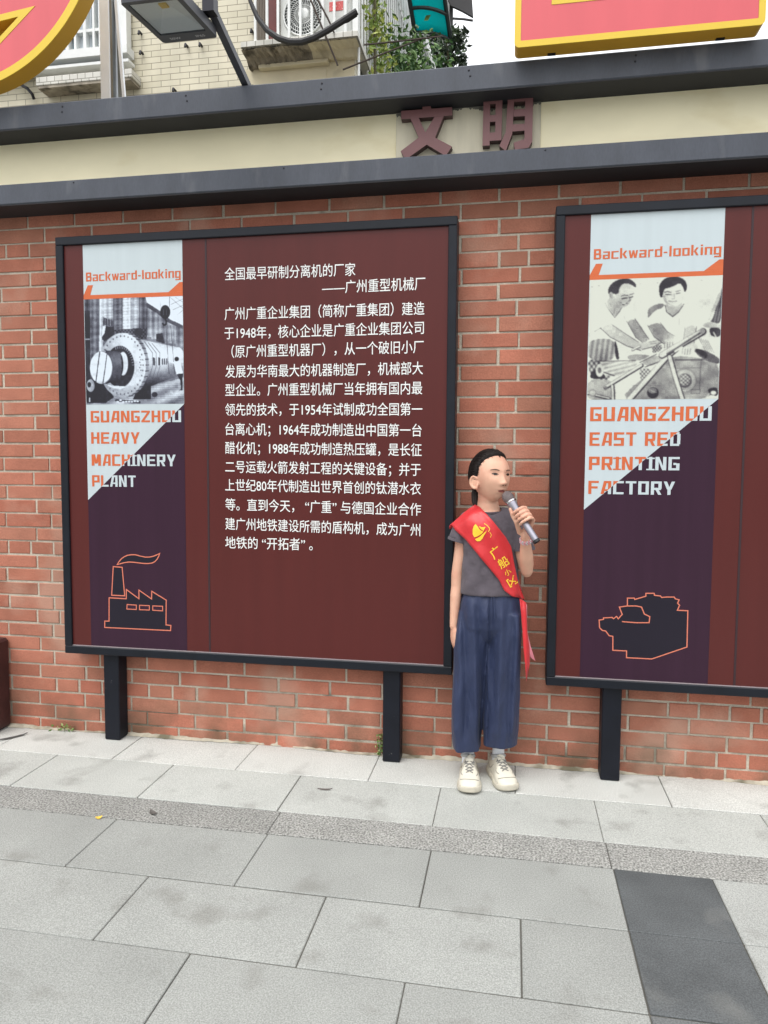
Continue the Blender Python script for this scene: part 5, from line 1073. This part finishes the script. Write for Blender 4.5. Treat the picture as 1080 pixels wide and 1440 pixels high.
# socks and shoes
def shoe(heel, toe, ankle, lab=None):
    h, t_ = Vector((*heel, 0)), Vector((*toe, 0)); ax = (t_-h); L = ax.length; ax = ax/L; sd = Vector((-ax.y, ax.x, 0)); so_, up, ac = MB(), MB(), MB()
    P_ = lambda s_, x, z: h+ax*(s_*L)+sd*x+Vector((0, 0, z))
    S = np.array([0, .03, .10, .22, .36, .5, .63, .75, .86, .94, .985, 1]); Wd = np.array([.016, .026, .035, .0375, .037, .039, .044, .0465, .0435, .034, .022, .012])
    Hs = np.array([.030, .030, .029, .027, .025, .024, .024, .024, .025, .026, .027, .027]); Hu = np.array([.062, .074, .088, .094, .099, .088, .070, .058, .049, .041, .033, .029])
    rings = []
    for s_, w_, hz2 in zip(S, Wd, Hs):
        wav = 1.05+.03*math.sin(s_*22); toe_up = .010*max(0, s_-.82)/.18
        rings.append([P_(s_, w_*wav*x, z*hz2+toe_up*(1-z*.3)) for x, z in ((-.9, .03), (-1, .2), (-1.04, .55), (-.97, 1), (0, 1.02), (.97, 1), (1.04, .55), (1, .2), (.9, .03), (0, .02))])
    so_.loft(rings); rings = []
    for s_, w_, hz2, hu in zip(S, Wd, Hs, Hu):
        ring = []
        for k in range(22):
            a = math.pi*k/21; x = math.copysign(abs(math.cos(a))**.75, math.cos(a)); zz2 = math.sin(a)**.8
            ring.append(P_(s_*.985+.006, w_*.95*x*(1-.30*zz2*(s_ < .6)), hz2*.85+(hu-hz2*.85)*zz2))
        rings.append(ring)
    up.loft(rings)
    o = remesh(up, 'shoe', mShoe, girl, .0028, smooth=4, fac=.5); so2 = remesh(so_, 'sole', mSole, o, .003, smooth=2, fac=.5)
    bv = bvh_of(o)
    def lay(s_, x, lift=.002):
        q = P_(s_, x, .2); hh = bv.ray_cast(q, Vector((0, 0, -1)), .3); return (hh[0] if hh[0] is not None else P_(s_, x, .07))+Vector((0, 0, lift))
    for k in range(4):
        s_ = .46+.062*k; ww = .020-.002*k
        ac.tube([lay(s_, -ww), lay(s_+.022, -ww*.5, .003), lay(s_+.03, 0, .004), lay(s_+.052, ww*.5, .003), lay(s_+.062, ww)], .0019, 6); ac.tube([lay(s_, ww), lay(s_+.022, ww*.5, .003), lay(s_+.03, 0, .005), lay(s_+.052, -ww*.5, .003), lay(s_+.062, -ww)], .0019, 6)
    for sg in (-1, 1): ac.tube([lay(.47, 0, .006), lay(.44, .010*sg, .010), lay(.49, .020*sg, .006), lay(.52, .010*sg, .006)], .0018, 6)
    ac.build('laces', mLace, o, smooth=True)
    pd = MB(); an = Vector(ankle)
    pd.tube([an+ax*(.034*math.cos(a)-.002)+sd*.0235*math.sin(a)+Vector((0, 0, .086+.014*max(0, math.cos(a)))) for a in np.linspace(0, 2*math.pi, 25)], .0075, 8); pd.build('collar_padding', mPad, o, smooth=True)
    tg = MB(); tg.tube([lay(.50, 0, .001), lay(.42, 0, .004), an+ax*.044+Vector((0, 0, .104))], [.015, .017, .014], 12, flat=.35, ref=tuple(ax)); tg.build('tongue', mShoe, o, smooth=True)
    ov = MB()
    for sg in (-1, 1):
        for a_, c_, z1 in ((.12, .40, .9), (.56, .74, .8)):
            pts = [lay(a_+(c_-a_)*k/6, sg*(.027+.006*math.sin(k/6*3.14)), .0004) for k in range(7)]; ov.tube(pts, [.001]+[.0021]*5+[.001], 6)
    tc_ = [lay(.80+.05*math.cos(a), .036*math.sin(a), .0005) for a in np.linspace(-1.57, 1.57, 13)]; ov.tube(tc_, .0018, 6)
    ov.build('overlay_seam', mat('overlay_edge', srgb(150, 146, 134), rough=.7), o, smooth=True)
    sk = MB(); sk.tube([an+Vector((0, 0, .055)), an+Vector((0, 0, .10)), an+Vector((0, 0, .135)), an+Vector((0, 0, .17))], [.0255, .0245, .0240, .0250], 24); sk.build('sock', mSock, girl, smooth=True)
shoe((-.161, -.098), (-.146, -.328), (-.163, -.150, 0)); shoe((-.062, -.066), (.012, -.280), (-.040, -.128, 0))

# sash over the right shoulder
bvS = bvh_of(shirt); bvT = bvh_of(trs)
Lp = [(629.6, 736), (640, 747), (655.5, 760), (668, 774), (679.6, 788), (691, 802), (702, 815.5), (709, 830), (721, 840), (732, 845)]
Rp = [(664, 709.6), (673.5, 713.5), (684, 723), (693, 732.5), (703, 745), (712, 757), (719, 770), (723, 793), (729, 822), (738, 848)]
nu, nv_ = 56, 13; fr_ = []
for i in range(nu+1):
    s_ = i/nu*(len(Lp)-1); k = min(int(s_), len(Lp)-2); f_ = s_-k; l = np.array(Lp[k])*(1-f_)+np.array(Lp[k+1])*f_; r = np.array(Rp[k])*(1-f_)+np.array(Rp[k+1])*f_
    fr_.append([at(*(l+(r-l)*j/nv_), -.245) for j in range(nv_+1)])
fr_ = np.array(fr_); dep = np.empty(fr_.shape[:2])
for i in range(nu+1):
    for j in range(nv_+1):
        q = fr_[i, j]; best = None
        for bv in (bvS, bvT):
            h = bv.ray_cast(Vector((q[0], -.8, q[2])), Vector((0, 1, 0)), 1.2)
            if h[0] is not None: best = h[0].y if best is None else min(best, h[0].y)
        dep[i, j] = best if best is not None else -.17
raw = dep.copy()
for _ in range(14):
    p = np.pad(dep, 1, mode='edge'); dep = np.minimum((p[:-2, 1:-1]+p[2:, 1:-1]+p[1:-1, :-2]+p[1:-1, 2:])/4, raw)
SG = np.stack([fr_[..., 0], dep-.0055-.0026*np.sin(np.linspace(0, 13, nu+1))[:, None]*np.sin(np.linspace(0, 4, nv_+1))[None]-.0022*np.sin(np.linspace(0, 11, nv_+1)[None]+np.linspace(0, 2.5, nu+1)[:, None])*np.linspace(0, 1.4, nu+1)[:, None], fr_[..., 2]], -1)
# over the shoulder and down the back
top = []
for y in (-.20, -.175, -.15, -.125):
    rw = []
    for j in range(nv_+1):
        x = SG[0, j, 0]; h = bvS.ray_cast(Vector((x, y, 1.4)), Vector((0, 0, -1)), .6); rw.append((x, y, (h[0].z if h[0] is not None else 1.02)+.005))
    top.append(rw)
bk = []
for i in range(0, nu+1, 3):
    rw = []
    for j in range(nv_+1):
        q = fr_[i, j]; h = bvS.ray_cast(Vector((q[0], .4, q[2])), Vector((0, -1, 0)), .8)
        rw.append((q[0], (h[0].y if h[0] is not None else -.10)+.005, q[2]))
    bk.append(rw)
full = [list(map(tuple, r)) for r in SG[::-1]]+top+bk
full = np.array(full)
for _ in range(3):
    a0 = nu-2; full[a0:nu+10] = (full[a0-1:nu+9]+full[a0:nu+10]*2+full[a0+1:nu+11])/4
sm = MB(); sm.loft(full.tolist(), cap=False, closed=False); sash = sm.build('sash', [mSash, mPink], girl, smooth=True)
q = sash.modifiers.new('s', 'SOLIDIFY'); q.thickness = .0014; q.offset = 0
hem = MB()
def strip(cs, n=10):
    mb = MB(); mb.loft([[np.array(l)+(np.array(r)-np.array(l))*j/n+np.array([0, .006*math.sin(j/n*5+i*.8), 0]) for j in range(n+1)] for i, (l, r) in enumerate(cs)], cap=False, closed=False); return mb
c_ = lambda px, py, Y: at(px, py, Y)
o = strip([(c_(731, 842, -.235), c_(740, 847, -.215)), (c_(733, 862, -.235), c_(741, 866, -.215)), (c_(735, 886, -.24), c_(742, 890, -.22)), (c_(736, 910, -.24), c_(745, 912, -.22)), (c_(738.5, 935, -.24), c_(745, 934, -.22)), (c_(740, 958, -.24), c_(741, 957, -.235))]).build('sash_tail', mSash, sash, smooth=True); q = o.modifiers.new('s', 'SOLIDIFY'); q.thickness = .0012
o = strip([(c_(733, 843, -.21), c_(741, 850, -.20)), (c_(735, 862, -.205), c_(741.5, 862, -.195)), (c_(737.5, 884, -.20), c_(741, 886, -.19)), (c_(740, 905, -.20), c_(746, 908, -.19)), (c_(744, 922, -.20), c_(753, 930, -.19))]).build('sash_tail', mPink, sash, smooth=True); q = o.modifiers.new('s', 'SOLIDIFY'); q.thickness = .0012
# printing on the sash, laid along the band
def sash_pt(px, py, lift=.0026):
    w_ = at(px, py, -.245)
    d = np.hypot(SG[..., 0]-w_[0], SG[..., 2]-w_[2]); i, j = np.unravel_index(d.argmin(), d.shape)
    i0, j0 = min(max(i, 1), nu-1), min(max(j, 1), nv_-1); A_ = []
    ys_ = SG[i0-1:i0+2, j0-1:j0+2].reshape(-1, 3); co = np.linalg.lstsq(np.c_[ys_[:, 0], ys_[:, 2], np.ones(9)], ys_[:, 1], rcond=None)[0]
    return (w_[0], min(co[0]*w_[0]+co[1]*w_[2]+co[2], -.15)-lift, w_[2])
em = MB(); cc = lambda P: [(600+x/5.4, 610+z/5.4) for x, z in P]
def lay_poly(mb, P, n=5):
    c = np.mean(P, 0); P = np.array(P)
    dense = [P[i]+(P[(i+1) % len(P)]-P[i])*k/4 for i in range(len(P)) for k in range(4)]
    rings = [[sash_pt(*(c+(q-c)*k/n)) for q in dense] for k in range(1, n+1)]
    mb.loft(rings, cap=False); mb.add([sash_pt(*c)]+rings[0], [(0, i+1, (i+1) % len(dense)+1) for i in range(len(dense))])
lay_poly(em, cc([(372, 684), (390, 705), (405, 728), (432, 742), (415, 760), (385, 778), (362, 785), (350, 760), (350, 725), (358, 700)]))
lay_poly(em, cc([(397, 700), (420, 708), (447, 706), (440, 722), (432, 736), (412, 722)]))
lay_poly(em, cc([(368, 800), (400, 782), (455, 735), (462, 728), (440, 765), (425, 792), (408, 812), (385, 815)]))
def stroke(mb, pts, w_):
    for (x1, y1), (x2, y2) in zip(pts, pts[1:]):
        d = np.array([x2-x1, y2-y1], float); L = np.hypot(*d); nrm = np.array([-d[1], d[0]])/L*w_/2; n = max(2, int(L*2)); rw = []
        for k in range(n+1):
            q = np.array([x1, y1])+d*k/n; rw.append([sash_pt(*(q-nrm)), sash_pt(*q), sash_pt(*(q+nrm))])
        mb.loft(rw, cap=False, closed=False)
stroke(em, cc([(437, 680), (462, 696), (480, 720), (470, 742)]), .9); stroke(em, cc([(480, 745), (492, 765), (485, 785)]), .7)
em.build('boat_emblem', mGold, sash, fix=False)
tx = MB()
for ch, cx_, cy_, sz_, ro in (('广', 697, 776.5, 18, -38), ('船', 708, 791, 17, -30), ('小', 714, 805.5, 12, -24), ('区', 720, 819, 16, -30)):
    v, f = text_mesh(ch, 1, .012, 4); v = v[:, :2]-np.array([.5, .36]); 
    if not len(v): continue
    c, s = math.cos(math.radians(ro)), math.sin(math.radians(ro)); k = sz_*(.92 if ch != '小' else .8)
    tx.add([sash_pt(cx_+k*(q[0]*c+q[1]*s), cy_+k*(q[0]*s-q[1]*c)) for q in v], f)
tx.build('sash_lettering', mGold, sash, fix=False)

# bracelet
bl = MB(); ba = (GC-WRL).normalized(); fa_ = (WRL-ELL).normalized(); u1 = fa_.cross(Vector((0, 0, 1))).normalized(); u2 = fa_.cross(u1); bc = ELL.lerp(WRL, .86)
for k in range(3):
    for i in range(16):
        a = 2*math.pi*(i+.5*(k % 2))/16; q = bc+fa_*(k-1)*.0058+(u1*math.cos(a)+u2*math.sin(a))*.0205; bl.sphere(tuple(q), .0037, 8, 6, mi=(i+k) % 2)
ps = MB()
bl.build('bracelet', [mat('pink_bead', srgb(216, 150, 158), rough=.3), mat('clear_bead', srgb(206, 196, 196), rough=.2)], girl, smooth=True)

# microphone
mic = thing('microphone', tuple(GC), 'silver grey handheld microphone with mesh head held up to the mouth of the girl', 'microphone')
mMic = mat('satin_silver', srgb(158, 156, 166), rough=.3, metal=.75, var=.05); mMesh = mat('mesh_grille', srgb(120, 110, 110), rough=.5, metal=.6, grain=.5, gscale=900, bump=.8, bscale=900); mChr = mat('chrome_ring', srgb(214, 212, 214), rough=.15, metal=1); mTail = mat('black_tail', srgb(30, 30, 34), rough=.4)
Pm = lambda d: MH+ma*d
b_ = MB(); b_.tube([Pm(-.024), Pm(-.022), Pm(-.016), Pm(-.006), Pm(.004), Pm(.013), Pm(.019)], [.006, .011, .0175, .0215, .022, .0205, .0185], 24); b_.build('mesh_head', mMesh, mic, smooth=True)
b_ = MB(); b_.tube([Pm(.018), Pm(.0195), Pm(.024), Pm(.0255)], [.0205, .0222, .0222, .0205], 24); b_.build('ring', mChr, mic, smooth=30)
b_ = MB(); b_.tube([Pm(.0255), Pm(.034), Pm(.050), Pm(.075), Pm(.13), Pm(.185), Pm(.196)], [.0185, .0180, .0152, .0140, .0135, .0130, .0128], 24); b_.build('handle', mMic, mic, smooth=True)
b_ = MB(); b_.tube([Pm(.1961), Pm(.198), Pm(.206), Pm(.207)], [.0122, .0134, .0134, .010], 24); b_.build('tail_cap', mTail, mic, smooth=30)
